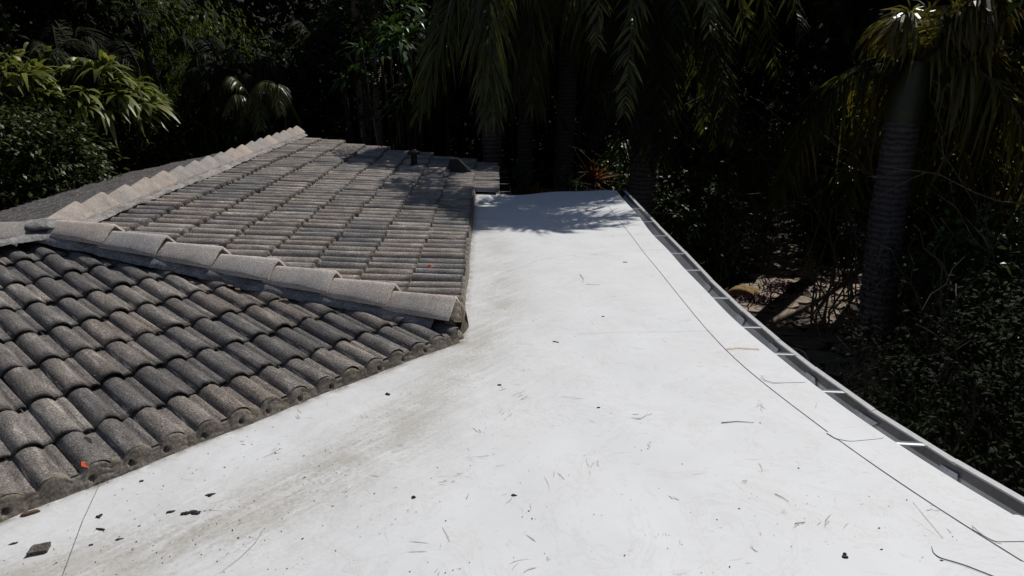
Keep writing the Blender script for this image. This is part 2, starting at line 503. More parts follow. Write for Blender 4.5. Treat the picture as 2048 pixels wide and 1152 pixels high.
if hipnA @ (np.array([-1.5, 3.5, 0]) - C0) < 0: hipnA = -hipnA
inA = [(C0, hipnA), (J, np.array([math.cos(thA), -math.sin(thA), 0.])), (P3(FA, 0, .004), np.array([-math.cos(thA), math.sin(thA), 0.])), (P3(FB, 0, .004), np.array([-math.cos(thB), math.sin(thB), 0.]))]
inB = [(C0, -hipnA), (J, np.array([math.cos(thB), -math.sin(thB), 0.]))]
nA = field(FA, range(-22, 6), range(-1, 9), -.393, lambda c: True, (.2958,), inA, chips=True)
aoff = 4.5 + 2.3175 - 10 * TW
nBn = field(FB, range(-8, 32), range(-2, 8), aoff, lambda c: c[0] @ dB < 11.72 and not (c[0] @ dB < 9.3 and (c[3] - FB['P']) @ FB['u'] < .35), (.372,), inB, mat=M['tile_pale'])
print('tiles', nA, nBn)
# slopes that fall away on the far side
inC = [(J, np.array([-math.cos(thB), math.sin(thB), 0.])), (H_END - FC['u'] * 2.79, unit(np.array([.0, 1, 0]) * 1.0 + np.array([-.0, 0, 0])))]
field(FC, range(-25, 8), range(0, 8), 0, lambda c: min((q_ - J) @ dB for q_ in c) > -.1 and max((q_ - J) @ dB for q_ in c) < 6.95, (0.,), [inC[0]], stuff=True)
field(FD, range(0, 24), range(0, 8), 0, lambda c: True, (0.,), [(J, -inA[1][1])], stuff=True)
bm = bmesh.new()
for me in rest: bm.from_mesh(me)
me = bpy.data.meshes.new('tile_field'); bm.to_mesh(me); me.materials.append(M['tile']); set_smooth(me); bm.free()
for me_ in rest: bpy.data.meshes.remove(me_)
o = link('tile_field', me, roof); tag(o, None, None, None, 'stuff')

# ---- hip and ridge caps
def cap_mesh(seed, L=.455, mat='cap'):
    r = np.random.default_rng(100 + seed)
    ns = 19
    s = np.linspace(-1, 1, ns)
    V = []; F = []
    rows = [(0, 1.0, -.016, 0), (0., 1.0, 0, 0), (.006, 1.02, .003, 0), (.2, .94, 0, 0), (L, .82, -.006, 0)]
    for (y, k, dz, _) in rows:
        for t in s:
            x = .125 * k * t
            z = .088 * (1 - (math.sqrt(t * t + .012) - .11) / .9 * (1 + .12 * abs(t) ** 4)) * k - .002
            V.append((x, y + r.normal(0, .0012) * (y < .01), z + dz + (1 - y / L) * .02))
    for j in range(len(rows) - 1):
        for i in range(ns - 1):
            a = j * ns + i; F.append((a, a + 1, a + ns + 1, a + ns))
    k0 = len(V)
    for t in (0, ns - 1):        # side lips
        for j in (1, 3, 4): V.append((V[j * ns + t][0] * .99, V[j * ns + t][1], V[j * ns + t][2] - .018))
    for sde, t in enumerate((0, ns - 1)):
        for q_ in range(2):
            ja, jb = (1, 3, 4)[q_], (1, 3, 4)[q_ + 1]
            f = (ja * ns + t, jb * ns + t, k0 + sde * 3 + q_ + 1, k0 + sde * 3 + q_)
            F.append(f if sde == 0 else f[::-1])
    return pymesh('ridge_tile', V, F, M[mat], True)
caps_r = [cap_mesh(s) for s in range(4)]
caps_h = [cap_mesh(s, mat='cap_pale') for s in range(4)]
def lay_caps(P0, P1, first, expo, lift, name):
    d = unit(P1 - P0); L = np.linalg.norm(P1 - P0)
    x_ = unit(np.cross(d, [0, 0, 1.])); z_ = np.cross(x_, d)
    s = first; k = 0
    while s < L - .15:
        P = P0 + d * s + z_ * (lift + rng.normal(0, .002)) + x_ * rng.normal(0, .004)
        mt = Matrix(((x_[0], d[0], z_[0], P[0]), (x_[1], d[1], z_[1], P[1]), (x_[2], d[2], z_[2], P[2]), (0, 0, 0, 1))) @ Matrix.Rotation(rng.normal(0, .008), 4, 'Z') @ Matrix.Rotation(-.02, 4, 'X')
        o = link(name, random.choice(caps_h if name == 'hip_tile' else caps_r), roof); o.matrix_local = mt
        s += expo; k += 1
hip_low = np.array([C0[0] + .02, C0[1] - .01, .05]); hip_top = H_END + np.array([0, 0, 0.])
lay_caps(hip_low, hip_top, 0, .405, .084, 'hip_tile')
lay_caps(rB + dB * .03, H_END, 0, .385, .070, 'ridge_tile')
lay_caps(rA, H_END - fwdA * -.05, 0, .405, .070, 'ridge_tile')

# ---- mortar beds
def bed(P0, P1, wl, wr, hl, mat, zoff, name, label, seed):
    r = np.random.default_rng(seed)
    d = unit(P1 - P0); L = np.linalg.norm(P1 - P0); n_ = int(L / .014)
    x_ = unit(np.cross(d, [0, 0, 1.])); z_ = np.cross(x_, d)
    s = np.linspace(0, L, n_)
    def wob(a, k=9):
        g = np.convolve(r.normal(0, 1, n_ + k), np.ones(k) / k, 'valid')[:n_]; g2 = np.convolve(r.normal(0, 1, n_ + 40), np.ones(40) / 40, 'valid')[:n_]
        return a * (g + g2 * 2.5)
    cross = [(-wl, hl[0], .012), (-wl * .94, hl[0] + .022, .007), (-.1, -.012, .003), (-.06, .015, 0), (.06, .015, 0), (.1, -.012, .003), (wr * .94, hl[1] + .022, .007), (wr, hl[1], .012)]
    V = []
    for (cx, cz, j_) in cross:
        wx, wz = wob(j_), wob(j_ * .8)
        V.append(P0 + d * s[:, None] + x_ * (cx + wx)[:, None] + z_ * (cz + wz + zoff)[:, None])
    V = np.array(V); F = []
    for a in range(len(cross) - 1):
        for i in range(n_ - 1): F.append((a * n_ + i, a * n_ + i + 1, (a + 1) * n_ + i + 1, (a + 1) * n_ + i))
    me = pymesh(name, V.reshape(-1, 3), F, mat, True)
    return part(name, me, roof, label)
bed(hip_low + unit(hip_top - hip_low) * .1, hip_top, .155, .16, (-.06, -.05), M['mortar_grey'], .068, 'mortar_bed', 'blue grey mortar bed under the hip caps', 3)
bed(H_END - dB * .02, rB, .165, .165, (-.045, -.045), M['mortar_grey'], .07, 'mortar_bed', 'pale grey mortar bed under the long ridge', 4)
bed(H_END, rA, .165, .165, (-.045, -.045), M['mortar_grey'], .07, 'mortar_bed', 'pale grey mortar bed under the left ridge', 5)
# mortar collar where the three ridges meet
bm = bmesh.new()
bmesh.ops.create_uvsphere(bm, u_segments=28, v_segments=16, radius=1)
for vv in bm.verts:
    c_ = vv.co
    k = 1 + .06 * math.sin(c_.x * 7 + c_.y * 5) + .05 * math.sin(c_.z * 9 + c_.x * 11)
    vv.co = Vector((c_.x * .15 * k, c_.y * .145 * k, max(c_.z, -.2) * .038 * k)) + Vector((H_END[0] - .015, H_END[1] - .005, H_END[2] + .088))
me = bpy.data.meshes.new('mortar_collar'); bm.to_mesh(me); bm.free(); me.materials.append(M['mortar_grey']); set_smooth(me)
part('mortar_collar', me, roof, 'grey mortar daubed over the joint of the three ridges')

# ---- mortar along the low edge of the near slope, pressed between tiles and flat roof, with weep holes
def eave_mortar(F, a0, a1, a_off, mat, name, holes, outn, htop, label, seed, thick=.05):
    r = np.random.default_rng(seed)
    na = int((a1 - a0) / .007); nz = 11
    aa = np.linspace(a0, a1, na)
    wavy = prof_z(np.mod(aa - a_off - TW / 2, TW)) * .97
    g = np.convolve(r.normal(0, 1, na + 14), np.ones(15) / 15, 'valid'); g2 = np.convolve(r.normal(0, 1, na + 59), np.ones(60) / 60, 'valid')
    V = []
    for k in range(nz):
        t = k / (nz - 1)
        topz = F['P'][2] + htop + wavy + .003 * g
        z = -.006 + (topz + .006) * t
        out = thick * (1 - t) ** 1.3 + .010 * g2 * 2 * (1 - t) + .004 * np.convolve(r.normal(0, 1, na + 6), np.ones(7) / 7, 'valid') + .002
        if k == nz - 1: out = out - .03
        for hole in holes:
            rr = np.sqrt((aa - hole[0]) ** 2 + (z - hole[1]) ** 2)
            out = out - .045 * np.clip(1.25 - rr / hole[2], 0, 1) ** .5 * (rr < hole[2] * 1.25)
        P = F['P'][None] * np.array([1, 1, 0]) + F['d'][None] * aa[:, None] + outn[None] * out[:, None]
        P[:, 2] = z
        V.append(P)
    V = np.array(V).reshape(-1, 3); Fq = []
    for k in range(nz - 1):
        for i in range(na - 1): Fq.append((k * na + i, k * na + i + 1, (k + 1) * na + i + 1, (k + 1) * na + i))
    return part(name, pymesh(name, V, Fq, mat, True), roof, label)
outA = np.array([math.cos(thA), -math.sin(thA), 0.]); outB = np.array([math.cos(thB), -math.sin(thB), 0.])
holesA = []
for (u_, v_) in [(14, 1026), (188, 959), (267, 929), (337, 902), (411, 872), (483, 844), (539, 824), (601, 799), (663, 774), (757, 737), (805, 719), (850, 702)]:
    p = onz(u_, v_, .022)
    holesA.append(((p - FA['P'])[:2] @ dA[:2], .024, .0105))
for k in range(12): holesA.append((holesA[0][0] - .157 * 2 * (k + 1), .024, .0105))
eave_mortar(FA, -6.4, .6, -.393 + TW / 2, M['mortar_brown'], 'eave_mortar', holesA, outA, .019, 'brown grey mortar edge with small weep holes', 8, thick=.022)
eave_mortar(FB, 4.55, 9.3, aoff, M['mortar_brown'], 'eave_mortar', [], outB, .008, 'thin mortar line beside the long tiled slope', 9, thick=.018)
# plug closing the low end of the hip
hd = unit((hip_low - hip_top) * np.array([1, 1, 0])); hx = np.cross(hd, [0, 0, 1.])
V_ = []; F = []; nr = 26
r_ = np.random.default_rng(5); wob_ = np.convolve(r_.normal(0, 1, nr + 4), np.ones(5) / 5, 'valid')
rings = [(-.05, .99), (-.004, .99), (.016, .965), (.03, .88), (.036, .7), (.038, .45), (.04, .15)]
for k, (o_, sc_) in enumerate(rings):
    for i_ in range(nr):
        t = -1 + 2 * i_ / (nr - 1)
        x = .118 * t * (1 + .04 * wob_[i_]); top_ = .214 - .088 * abs(t) ** 1.25 - .012 * (abs(t) > .96)
        zc_ = .08
        z = zc_ + (top_ - zc_) * sc_ if True else 0
        P = np.array([hip_low[0], hip_low[1], 0]) + hx * x * (sc_ * .9 + .1) + hd * (o_ + .02 + .004 * math.sin(i_ * 1.3 + k)); V_.append((P[0], P[1], z))
nk = len(rings)
for k in range(nk):      # matching lower edge, flared where it meets the membrane
    o_, sc_ = rings[k]
    for i_ in range(nr):
        t = -1 + 2 * i_ / (nr - 1)
        x = (.118 + .012 * (1 - sc_)) * t
        P = np.array([hip_low[0], hip_low[1], 0]) + hx * x * (sc_ * .6 + .4) + hd * (o_ + .02 + .03 * (1 - sc_) + .012 * (k > 1) + .004 * wob_[i_]); V_.append((P[0], P[1], .08 * (1 - sc_) ** .5 * .3 - .004 if k > 2 else -.004))
for k in range(nk - 1):
    for i_ in range(nr - 1): F.append((k * nr + i_, k * nr + i_ + 1, (k + 1) * nr + i_ + 1, (k + 1) * nr + i_))
b0 = nk * nr
for i_ in range(nr - 1): F.append(((nk - 1) * nr + i_, (nk - 1) * nr + i_ + 1, b0 + 3 * nr + i_ + 1, b0 + 3 * nr + i_)); F.append((b0 + 3 * nr + i_, b0 + 3 * nr + i_ + 1, b0 + 2 * nr + i_ + 1, b0 + 2 * nr + i_))
for e_ in (0, nr - 1):
    for k in range(3): F.append((k * nr + e_, (k + 1) * nr + e_, b0 + (k + 1) * nr + e_, b0 + k * nr + e_))
me = pymesh('mortar_plug', V_, F, M['mortar_brown'], True)
for (x_, y_, rx_, ry_, rz_) in ((-.372, 4.205, .07, .06, .06), (-.42, 4.17, .06, .06, .05)):
    bm = bmesh.new(); bmesh.ops.create_icosphere(bm, subdivisions=3, radius=1)
    for vv in bm.verts:
        c_ = vv.co; k = 1 + .08 * math.sin(c_.x * 5 + c_.y * 6 + x_ * 40) + .05 * math.sin(c_.z * 9 + c_.x * 8)
        vv.co = Vector((x_ + c_.x * rx_ * k, y_ + c_.y * ry_ * k, c_.z * rz_ * k))
    m2_ = bpy.data.meshes.new('mortar_lump'); bm.to_mesh(m2_); bm.free(); m2_.materials.append(M['mortar_brown']); set_smooth(m2_)
    part('mortar_lump', m2_, roof)
part('mortar_plug', me, roof, 'olive grey mortar lump closing the low end of the hip')

# ---- flat roof
edge_px = [(1230, 383), (1272, 425), (1305, 470), (1343, 505), (1366, 536), (1418, 590), (1480, 652), (1540, 702), (1630, 777), (1778, 880), (1890, 948), (2030, 1035)]
E = [onz(*p)[:2] for p in edge_px]
E[0] = np.array([1.352, 9.42])
E = E + [np.array([2.12, 1.63]), np.array([2.62, .5]), np.array([3.25, -.8]), np.array([4., -2.2]), np.array([4.9, -3.8])]
ey = np.array([e[1] for e in E])[::-1]; ex = np.array([e[0] for e in E])[::-1]
kern = np.ones(9) / 9
yy = np.linspace(-3.8, 9.42, 300); xx = np.interp(yy, ey, ex)
xs = np.convolve(np.pad(xx, 8, mode='reflect', reflect_type='odd'), np.ones(17) / 17, 'valid')
def edge_x(y): return np.interp(y, yy, xs)
def eave_x(y):                      # left border: under the tile edges
    y = np.asarray(y, float)
    xb = FB['P'][0] + (y - FB['P'][1]) / math.cos(thB) * math.sin(thB)
    xa = FA['P'][0] + (y - FA['P'][1]) * math.tan(thA)
    return np.where(y > 4.12, xb, np.minimum(xa, xb)) - .05
def roof_z(x, y):
    z = .004 * np.sin(x * 2.3 + y * 1.1) + .003 * np.sin(y * 3.1 - x * 1.7) + .002 * np.sin(x * 9 + y * 5)
    z = z - .035 * np.exp(-((x - .05) / .35) ** 2) * np.clip((y - 7.6) / 1.8, 0, 1) ** 2
    z = z + .012 * np.clip((y - 8.9) / .5, 0, 1) * np.clip((x - .3), 0, 1)
    return z
ny, nx = 640, 190
ys = -3.8 + (9.42 + 3.8) * np.linspace(0, 1, ny)
V = np.empty((ny, nx, 3))
for j, y in enumerate(ys):
    x0, x1 = float(eave_x(y)), float(edge_x(y))
    V[j, :, 0] = np.linspace(x0, x1, nx); V[j, :, 1] = y
V[-1, :, 1] += .015 * np.sin(V[-1, :, 0] * 4)
V[:, :, 2] = roof_z(V[:, :, 0], V[:, :, 1])
flatV = V.reshape(-1, 3)
idx = np.arange(ny * nx).reshape(ny, nx)
F_ = np.stack([idx[:-1, :-1], idx[:-1, 1:], idx[1:, 1:], idx[1:, :-1]], -1).reshape(-1, 4)
qb = QB(); qb.add(flatV, F_)
# down-turned edge of the membrane
ed = V[:, -1]; lo = ed + np.array([.004, 0, -.055])
nE = len(ed); qb.add(np.concatenate([ed, lo]), np.stack([np.arange(nE - 1), np.arange(nE - 1) + nE, np.arange(1, nE) + nE, np.arange(1, nE)], -1))
fe = V[-1]; lo = fe + np.array([0, .01, -.09]); nF = len(fe)
qb.add(np.concatenate([fe, lo]), np.stack([np.arange(nF - 1), np.arange(1, nF), np.arange(1, nF) + nF, np.arange(nF - 1) + nF], -1))
me = qb.mesh('flat_roof', M['membrane'], True)
allv = np.empty(len(me.vertices) * 3); me.vertices.foreach_get('co', allv); allv = allv.reshape(-1, 3)
def seg_dist(P, pts):
    best = np.full(len(P), 1e9)
    for a, b_ in zip(pts[:-1], pts[1:]):
        ab = b_ - a; t = np.clip(((P - a) @ ab) / (ab @ ab), 0, 1)
        best = np.minimum(best, np.linalg.norm(P - a - t[:, None] * ab, axis=1))
    return best
tr_px = [(120, 1150), (420, 1060), (600, 980), (760, 880), (880, 770), (960, 680), (1005, 610), (1000, 540), (985, 470)]
tp = [onz(*p)[:2] for p in tr_px]; tp = [tp[0] + (tp[0] - tp[1]) * 3] + tp + [np.array([-.25, 8.6])]
dd = seg_dist(allv[:, :2], tp)
trail_a = np.exp(-(dd / .19) ** 2) * .8 + np.exp(-(dd / .55) ** 2) * .36
trail_a *= np.clip(1.25 - allv[:, 1] / 9, .35, 1)
le = [np.array([float(eave_x(y)) + .05, y]) for y in np.linspace(-3, 9.4, 60)]
de = seg_dist(allv[:, :2], le)
rim_a = np.exp(-(np.maximum(de - .012, 0) / .035) ** 2) * .85 + np.exp(-(de / .13) ** 2) * .2
a_ = me.attributes.new('trail', 'FLOAT', 'POINT'); a_.data.foreach_set('value', trail_a)
a_ = me.attributes.new('rim', 'FLOAT', 'POINT'); a_.data.foreach_set('value', rim_a)
flat = part('flat_roof', me, label='white single ply membrane roof with grey dirt trail')

def on_roof(p, lift=0.): return np.array([p[0], p[1], float(roof_z(p[0], p[1])) + lift])
def smooth_line(pts, n=80, k=5):
    pts = np.array(pts, float); s = np.concatenate([[0], np.cumsum(np.linalg.norm(np.diff(pts, axis=0), axis=1))])
    t = np.linspace(0, s[-1], n); P = np.stack([np.interp(t, s, pts[:, k]) for k in range(2)], 1)
    Q = np.stack([np.convolve(np.pad(P[:, i], k // 2, mode='reflect', reflect_type='odd'), np.ones(k) / k, 'valid') for i in range(2)], 1)
    return Q
def seam(pts, w_, name='seam_edge', n=120, label=None, mat='seam'):
    Q = smooth_line(pts, n, 27 if n > 200 else 5); T = unit(np.gradient(Q, axis=0)); N_ = np.stack([-T[:, 1], T[:, 0]], 1)
    ww = w_ * (.75 + .5 * rng.random(n))
    A_ = [on_roof(q_, .003) for q_ in Q + N_ * ww[:, None] / 2]; B_ = [on_roof(q_, .003) for q_ in Q - N_ * ww[:, None] / 2]
    F = [(i, i + 1, n + i + 1, n + i) for i in range(n - 1)]
    return part(name, pymesh(name, A_ + B_, F, M[mat]), flat, label)
sp_ = [(1202, 385), (1225, 425), (1262, 470), (1300, 520), (1355, 590), (1443, 697), (1520, 765), (1600, 826), (1700, 900), (1850, 1005), (2048, 1125)]
seamP = [onz(*p)[:2] for p in sp_]
seamP = seamP + [np.array([1.95, 1.5]), np.array([2.45, .4]), np.array([3.3, -1.3])]
seam(seamP, .0016, n=260, label='thin dark lap seam along the outer edge strip')
seam([onz(*p)[:2] for p in [(205, 952), (165, 1040), (125, 1152)]] + [onz(70, 1250)[:2]], .0026, label='thin lap seam at the lower left')
seam([onz(*p)[:2] for p in [(1620, 990), (1590, 1100), (1560, 1152)]], .002) if False else None
# edge strip: slightly proud band between the seam and the roof edge
Q = smooth_line(seamP, 200, 21); lift = .0022
A_ = [on_roof(q_, lift) for q_ in Q]
B_ = [on_roof((edge_x(q_[1]) + .001, q_[1]), lift) for q_ in Q]
Md = [on_roof((a[0] * .5 + b_[0] * .5, a[1]), lift) for a, b_ in zip(A_, B_)]
nq = len(Q)
me = pymesh('edge_strip', A_ + Md + B_, [(i, nq + i, nq + i + 1, i + 1) for i in range(nq - 1)] + [(nq + i, 2 * nq + i, 2 * nq + i + 1, nq + i + 1) for i in range(nq - 1)], M['membrane'], True)
part('edge_strip', me, flat, 'white membrane strip welded along the gutter edge')
def patch(px, label, lift=.0042, line=True):
    P = np.array([onz(*p)[:2] for p in px]); n = 90
    Pc = np.vstack([P, P[:1]]); Q = smooth_line(Pc, n)
    V_ = [on_roof(q_, lift) for q_ in Q[:-1]]
    o = part('membrane_patch', pymesh('membrane_patch', V_, [tuple(range(n - 1))], M['membrane']), flat, label)
    return o
patch([(1522, 752), (1560, 748), (1607, 757), (1612, 768), (1548, 768), (1528, 762)], 'small white patch across the seam half way along')
patch([(1652, 868), (1668, 862), (1742, 861), (1768, 878), (1700, 885), (1672, 880)], 'white cover patch on the seam below the first')
patch([(1864, 1092), (1880, 1080), (1912, 1082), (2060, 1130), (2200, 1200), (2100, 1200), (1990, 1152), (1925, 1126), (1870, 1110)], 'rounded white patch at the lower right', .0035)
patch([(1946, 1054), (1958, 1044), (2036, 1030), (2070, 1050), (2060, 1085), (1990, 1085), (1962, 1070)], 'rounded white patch over the edge strip', .0045)
seam([onz(*p)[:2] for p in [(1864, 1090), (1866, 1102), (1880, 1114), (1925, 1128), (1990, 1153)]], .0015, n=60)
seam([onz(*p)[:2] for p in [(1944, 1052), (1946, 1060), (1966, 1072), (1990, 1086), (2002, 1089)]], .0018, n=50)
seam([onz(*p)[:2] for p in [(1520, 757), (1530, 765), (1545, 769), (1612, 766)]], .002, n=50)
seam([onz(*p)[:2] for p in [(1657, 866), (1676, 880), (1690, 884), (1768, 877)]], .0022, n=50)
seam([onz(*p)[:2] for p in [(1826, 1004), (1852, 1035), (1886, 1074)]], .0018, n=50, mat='smear')
for ll_ in ([(1210, 471), (1290, 468)], [(1150, 668), (1300, 664), (1425, 663)], [(1000, 548), (1080, 520), (1160, 508), (1290, 500)]):
    seam([onz(*p)[:2] for p in ll_], .0012, n=60)
# torn strip of brown paper backing
P = [(1452, 699), (1470, 696), (1490, 699), (1512, 699), (1519, 703), (1490, 704), (1468, 700), (1455, 703)]
seam([onz(*p)[:2] for p in [(1452, 700), (1475, 698), (1500, 700), (1518, 701)]], .022, 'paper_tear', 40, 'torn brown paper strip beside the seam', 'lath')

# ---- gutter
gy = [-3.8, -2.2, -.8, .5, 1.63, 2.2, 2.70, 3.20, 3.70, 4.15, 4.70, 5.45, 6.3, 7.4, 9.5]
gq = QB(); lipq = QB()
GW, GD = .132, .085
prof_in = [(.000, -.052), (.0, -GD - .035), (.035, -GD - .04), (.075, -GD - .04), (GW - .012, -GD - .02), (GW - .004, -.05), (GW + .004, -.012)]
prof_lip = [(GW - .014, -.018), (GW - .013, -.010), (GW + .008, -.002), (GW + .012, -.008), (GW + .010, -.04), (GW - .004, -.06), (GW - .012, -GD), (.08, -GD - .05), (.0, -GD - .045)]
def sect(y0, y1, k):
    a = np.array([edge_x(y0) + .006, y0, 0]); b_ = np.array([edge_x(y1) + .006, y1, 0])
    d = unit(b_ - a); o_ = np.array([d[1], -d[0], 0.])
    a = a - d * .012
    for pr, qb_ in ((prof_in, gq), (prof_lip, lipq)):
        z0 = (.002 if k % 2 else 0)
        V_ = []
        for P_ in (a, b_):
            for (x, z) in pr: V_.append(P_ + o_ * (x + (.0015 if k % 2 else 0)) + np.array([0, 0, z + z0]))
        n_ = len(pr)
        qb_.add(V_, [(i, i + 1, n_ + i + 1, n_ + i) for i in range(n_ - 1)])
    return o_
for k, (y0, y1) in enumerate(zip(gy[:-1], gy[1:])): sect(y0, y1, k)
gutter = part('gutter', gq.mesh('gutter', M['alu'], False), label='grey aluminium gutter following the curved roof edge')
part('gutter_lip', lipq.mesh('gutter_lip', M['alu_lip'], False), gutter)
def seg_at(y):
    for y0, y1 in zip(gy[:-1], gy[1:]):
        if y0 <= y <= y1:
            a = np.array([edge_x(y0) + .006, y0, 0]); b_ = np.array([edge_x(y1) + .006, y1, 0]); d = unit(b_ - a)
            return a + (b_ - a) * (y - y0) / (y1 - y0), d, np.array([d[1], -d[0], 0.])
br_px = [(1270, 415), (1281, 441), (1306, 469), (1338, 504), (1368, 537), (1419, 592), (1478, 650), (1535, 703), (1626, 777), (1772, 880), (2028, 1028)]
brk = None
Pb = [(-.008, -.012), (-.008, -.022), (GW - .004, -.014), (GW - .004, -.004)]
for (u_, v_) in br_px + [(0, 0)] * 3:
    y = onz(u_, v_)[1] if u_ else [1.7, 1.1, .4][0 if brk is None else random.randrange(3)]
    if u_ == 0: continue
    c_, d, o_ = seg_at(min(y, 9.4))
    bm = bmesh.new()
    V_ = []
    for s in (-.017, -.012, .012, .017):
        for (x, z) in ((-.03, -.018), (GW + .001, -.012)):
            V_.append(Vector(c_ + d * s + np.array([.98, -.19, 0]) * x * 1.0 + np.array([0, 0, z + (.006 if abs(s) > .014 else 0)])))
    vs_ = [bm.verts.new(p) for p in V_]
    for k in range(3): bm.faces.new((vs_[2 * k], vs_[2 * k + 1], vs_[2 * k + 3], vs_[2 * k + 2]))
    ret = bmesh.ops.extrude_face_region(bm, geom=bm.faces[:])
    for g_ in ret['geom']:
        if isinstance(g_, bmesh.types.BMVert): g_.co.z -= .003
    me = bpy.data.meshes.new('gutter_bracket'); bm.to_mesh(me); bm.free(); me.materials.append(M['bracket'])
    brk = link('gutter_bracket', me, gutter)
# sealant smears over the joints
for y in gy[5:12]:
    c_, d, o_ = seg_at(y - .01)
    V_ = []; n_ = 14
    ring_in = [(.003, -.07), (.004, -GD - .028), (.04, -GD - .034), (.072, -GD - .034), (GW - .026, -GD - .01), (GW - .018, -.052)]
    for k, (x, z) in enumerate(ring_in):
        hw = .06 + .02 * math.sin(k * 2.1 + y * 5) + rng.normal(0, .006)
        for s in (-hw, -hw * .3, hw * .4, hw * .85):
            V_.append(c_ + d * (s + .02 * math.sin(k + y)) + o_ * x + np.array([0, 0, z + .004 + .002 * rng.random()]))
    F = [(k * 4 + i, k * 4 + i + 1, k * 4 + i + 5, k * 4 + i + 4) for k in range(len(ring_in) - 1) for i in range(3)]
    part('sealant_patch', pymesh('sealant_patch', V_, F, M['sealant'], True), gutter)

# gutter of the tiled slope beyond the flat roof
qb = QB(); a, b_ = P3(FB, 9.42, -.36), P3(FB, 12.0, -.36); o_ = outB
V_ = []
for P_ in (a, b_):
    for (x, z) in [(0, -.04), (0, -.14), (.09, -.14), (.115, -.05), (.12, -.035), (.126, -.04), (.12, -.1), (.09, -.15), (0, -.15)]: V_.append(P_ + o_ * x + np.array([0, 0, z]))
qb.add(V_, [(i, i + 1, i + 10, i + 9) for i in range(8)])
g2 = part('gutter', qb.mesh('gutter', M['vent'], False), label='short dark gutter beyond the far end of the white roof')
for a_p in (9.75, 10.4, 11.0, 11.6):
    c_ = P3(FB, a_p, -.36)
    V_ = [c_ + np.array([x, s, z]) for x, z in ((-.01, -.03), (.125, -.03)) for s in (-.012, .012)] + [c_ + np.array([x, s, z]) for x, z in ((-.01, -.034), (.125, -.034)) for s in (-.012, .012)]
    part('gutter_bracket', pymesh('gutter_bracket', V_, [(0, 1, 3, 2), (4, 6, 7, 5), (0, 4, 5, 1), (2, 3, 7, 6), (0, 2, 6, 4), (1, 5, 7, 3)], M['alu']), g2)
# walls and fascia
V_ = []; F = []
def wallrun(pts, z0, z1, t=.12):
    for a, b_ in zip(pts[:-1], pts[1:]):
        a = np.array(a, float); b_ = np.array(b_, float); d = unit(b_ - a); nn = np.array([d[1], -d[0]]) * t
        k = len(V_)
        for z in (z0, z1):
            for p in (a, b_, b_ - nn, a - nn): V_.append((p[0], p[1], z))
        F.extend([(k, k + 1, k + 5, k + 4), (k + 1, k + 2, k + 6, k + 5), (k + 2, k + 3, k + 7, k + 6), (k + 3, k, k + 4, k + 7), (k + 4, k + 5, k + 6, k + 7)])
wallrun([(4.5, -3.8), (3.0, -.9), (1.9, 1.7), (1.25, 3.2), (1.0, 5.), (.95, 9.0), (-.75, 9.0), (-.85, 11.7), (-5.6, 11.6), (-5.4, 6.)], -3, -.12)
part('wall', pymesh('wall', V_, F, M['wall']), label='cream stucco wall below the roofs')
V_ = []; F = []
wallrun([(edge_x(y) - .004, y) for y in np.linspace(-3.8, 9.3, 40)], -.2, -.06, .03)
wallrun([(edge_x(9.3) - .01, 9.385), (-.45, 9.385)], -.2, -.06, .03)
part('fascia', pymesh('fascia', V_, F, M['fascia']))
# soffit so no light leaks up through
V_ = [(edge_x(y) - .03, y, -.125) for y in np.linspace(-3.8, 9.3, 20)] + [(-6, 9.3, -.125), (-6, -3.8, -.125)]
part('soffit', pymesh('soffit', V_, [tuple(range(len(V_)))], M['fascia']))

# ---- vents on the long slope
def vent(a, b_, kind, label):
    bm = bmesh.new()
    if kind == 0:      # upright capped pipe
        for (r0, r1, z0, z1) in ((.10, .055, .0, .05), (.045, .045, .04, .2), (.085, .085, .19, .225), (.085, .02, .225, .26)):
            bmesh.ops.create_cone(bm, cap_ends=True, segments=20, radius1=r0, radius2=r1, depth=z1 - z0, matrix=Matrix.Translation((0, 0, (z0 + z1) / 2)))
    else:              # sloping hood on a flange
        pts = [(-.16, -.14, 0), (.2, -.14, 0), (.2, .14, 0), (-.16, .14, 0), (-.13, -.11, .2), (-.02, -.11, .21), (-.02, .11, .21), (-.13, .11, .2), (.19, -.11, .05), (.19, .11, .05)]
        vs_ = [bm.verts.new(p) for p in pts]
        for f in ((0, 1, 8, 5, 4), (3, 7, 6, 9, 2), (4, 5, 6, 7), (5, 8, 9, 6), (0, 4, 7, 3), (1, 2, 9, 8), (0, 3, 2, 1)): bm.faces.new([vs_[k] for k in f])
        bmesh.ops.bevel(bm, geom=bm.edges[:], offset=.006, segments=2, affect='EDGES')
        r_ = bmesh.ops.create_cube(bm, size=1, matrix=Matrix.Translation((0, 0, .008)) @ Matrix.Diagonal((.5, .42, .012, 1)))
    me = bpy.data.meshes.new('roof_vent'); bm.to_mesh(me); bm.free(); me.materials.append(M['vent'])
    o = part('roof_vent', me, roof, label)
    d = FB['d']; u_ = -FB['u']; n_ = FB['n']; P = P3(FB, a, b_, .03)
    if kind == 0: o.matrix_local = Matrix.Translation(Vector(P))
    else: o.matrix_local = Matrix(((u_[0], d[0], n_[0], P[0]), (u_[1], d[1], n_[1], P[1]), (u_[2], d[2], n_[2], P[2]), (0, 0, 0, 1)))
vent(10.4, .88, 0, 'dark capped vent pipe standing on the shaded tiles')
vent(10.45, .26, 1, 'black sloping vent hood on the shaded tiles')

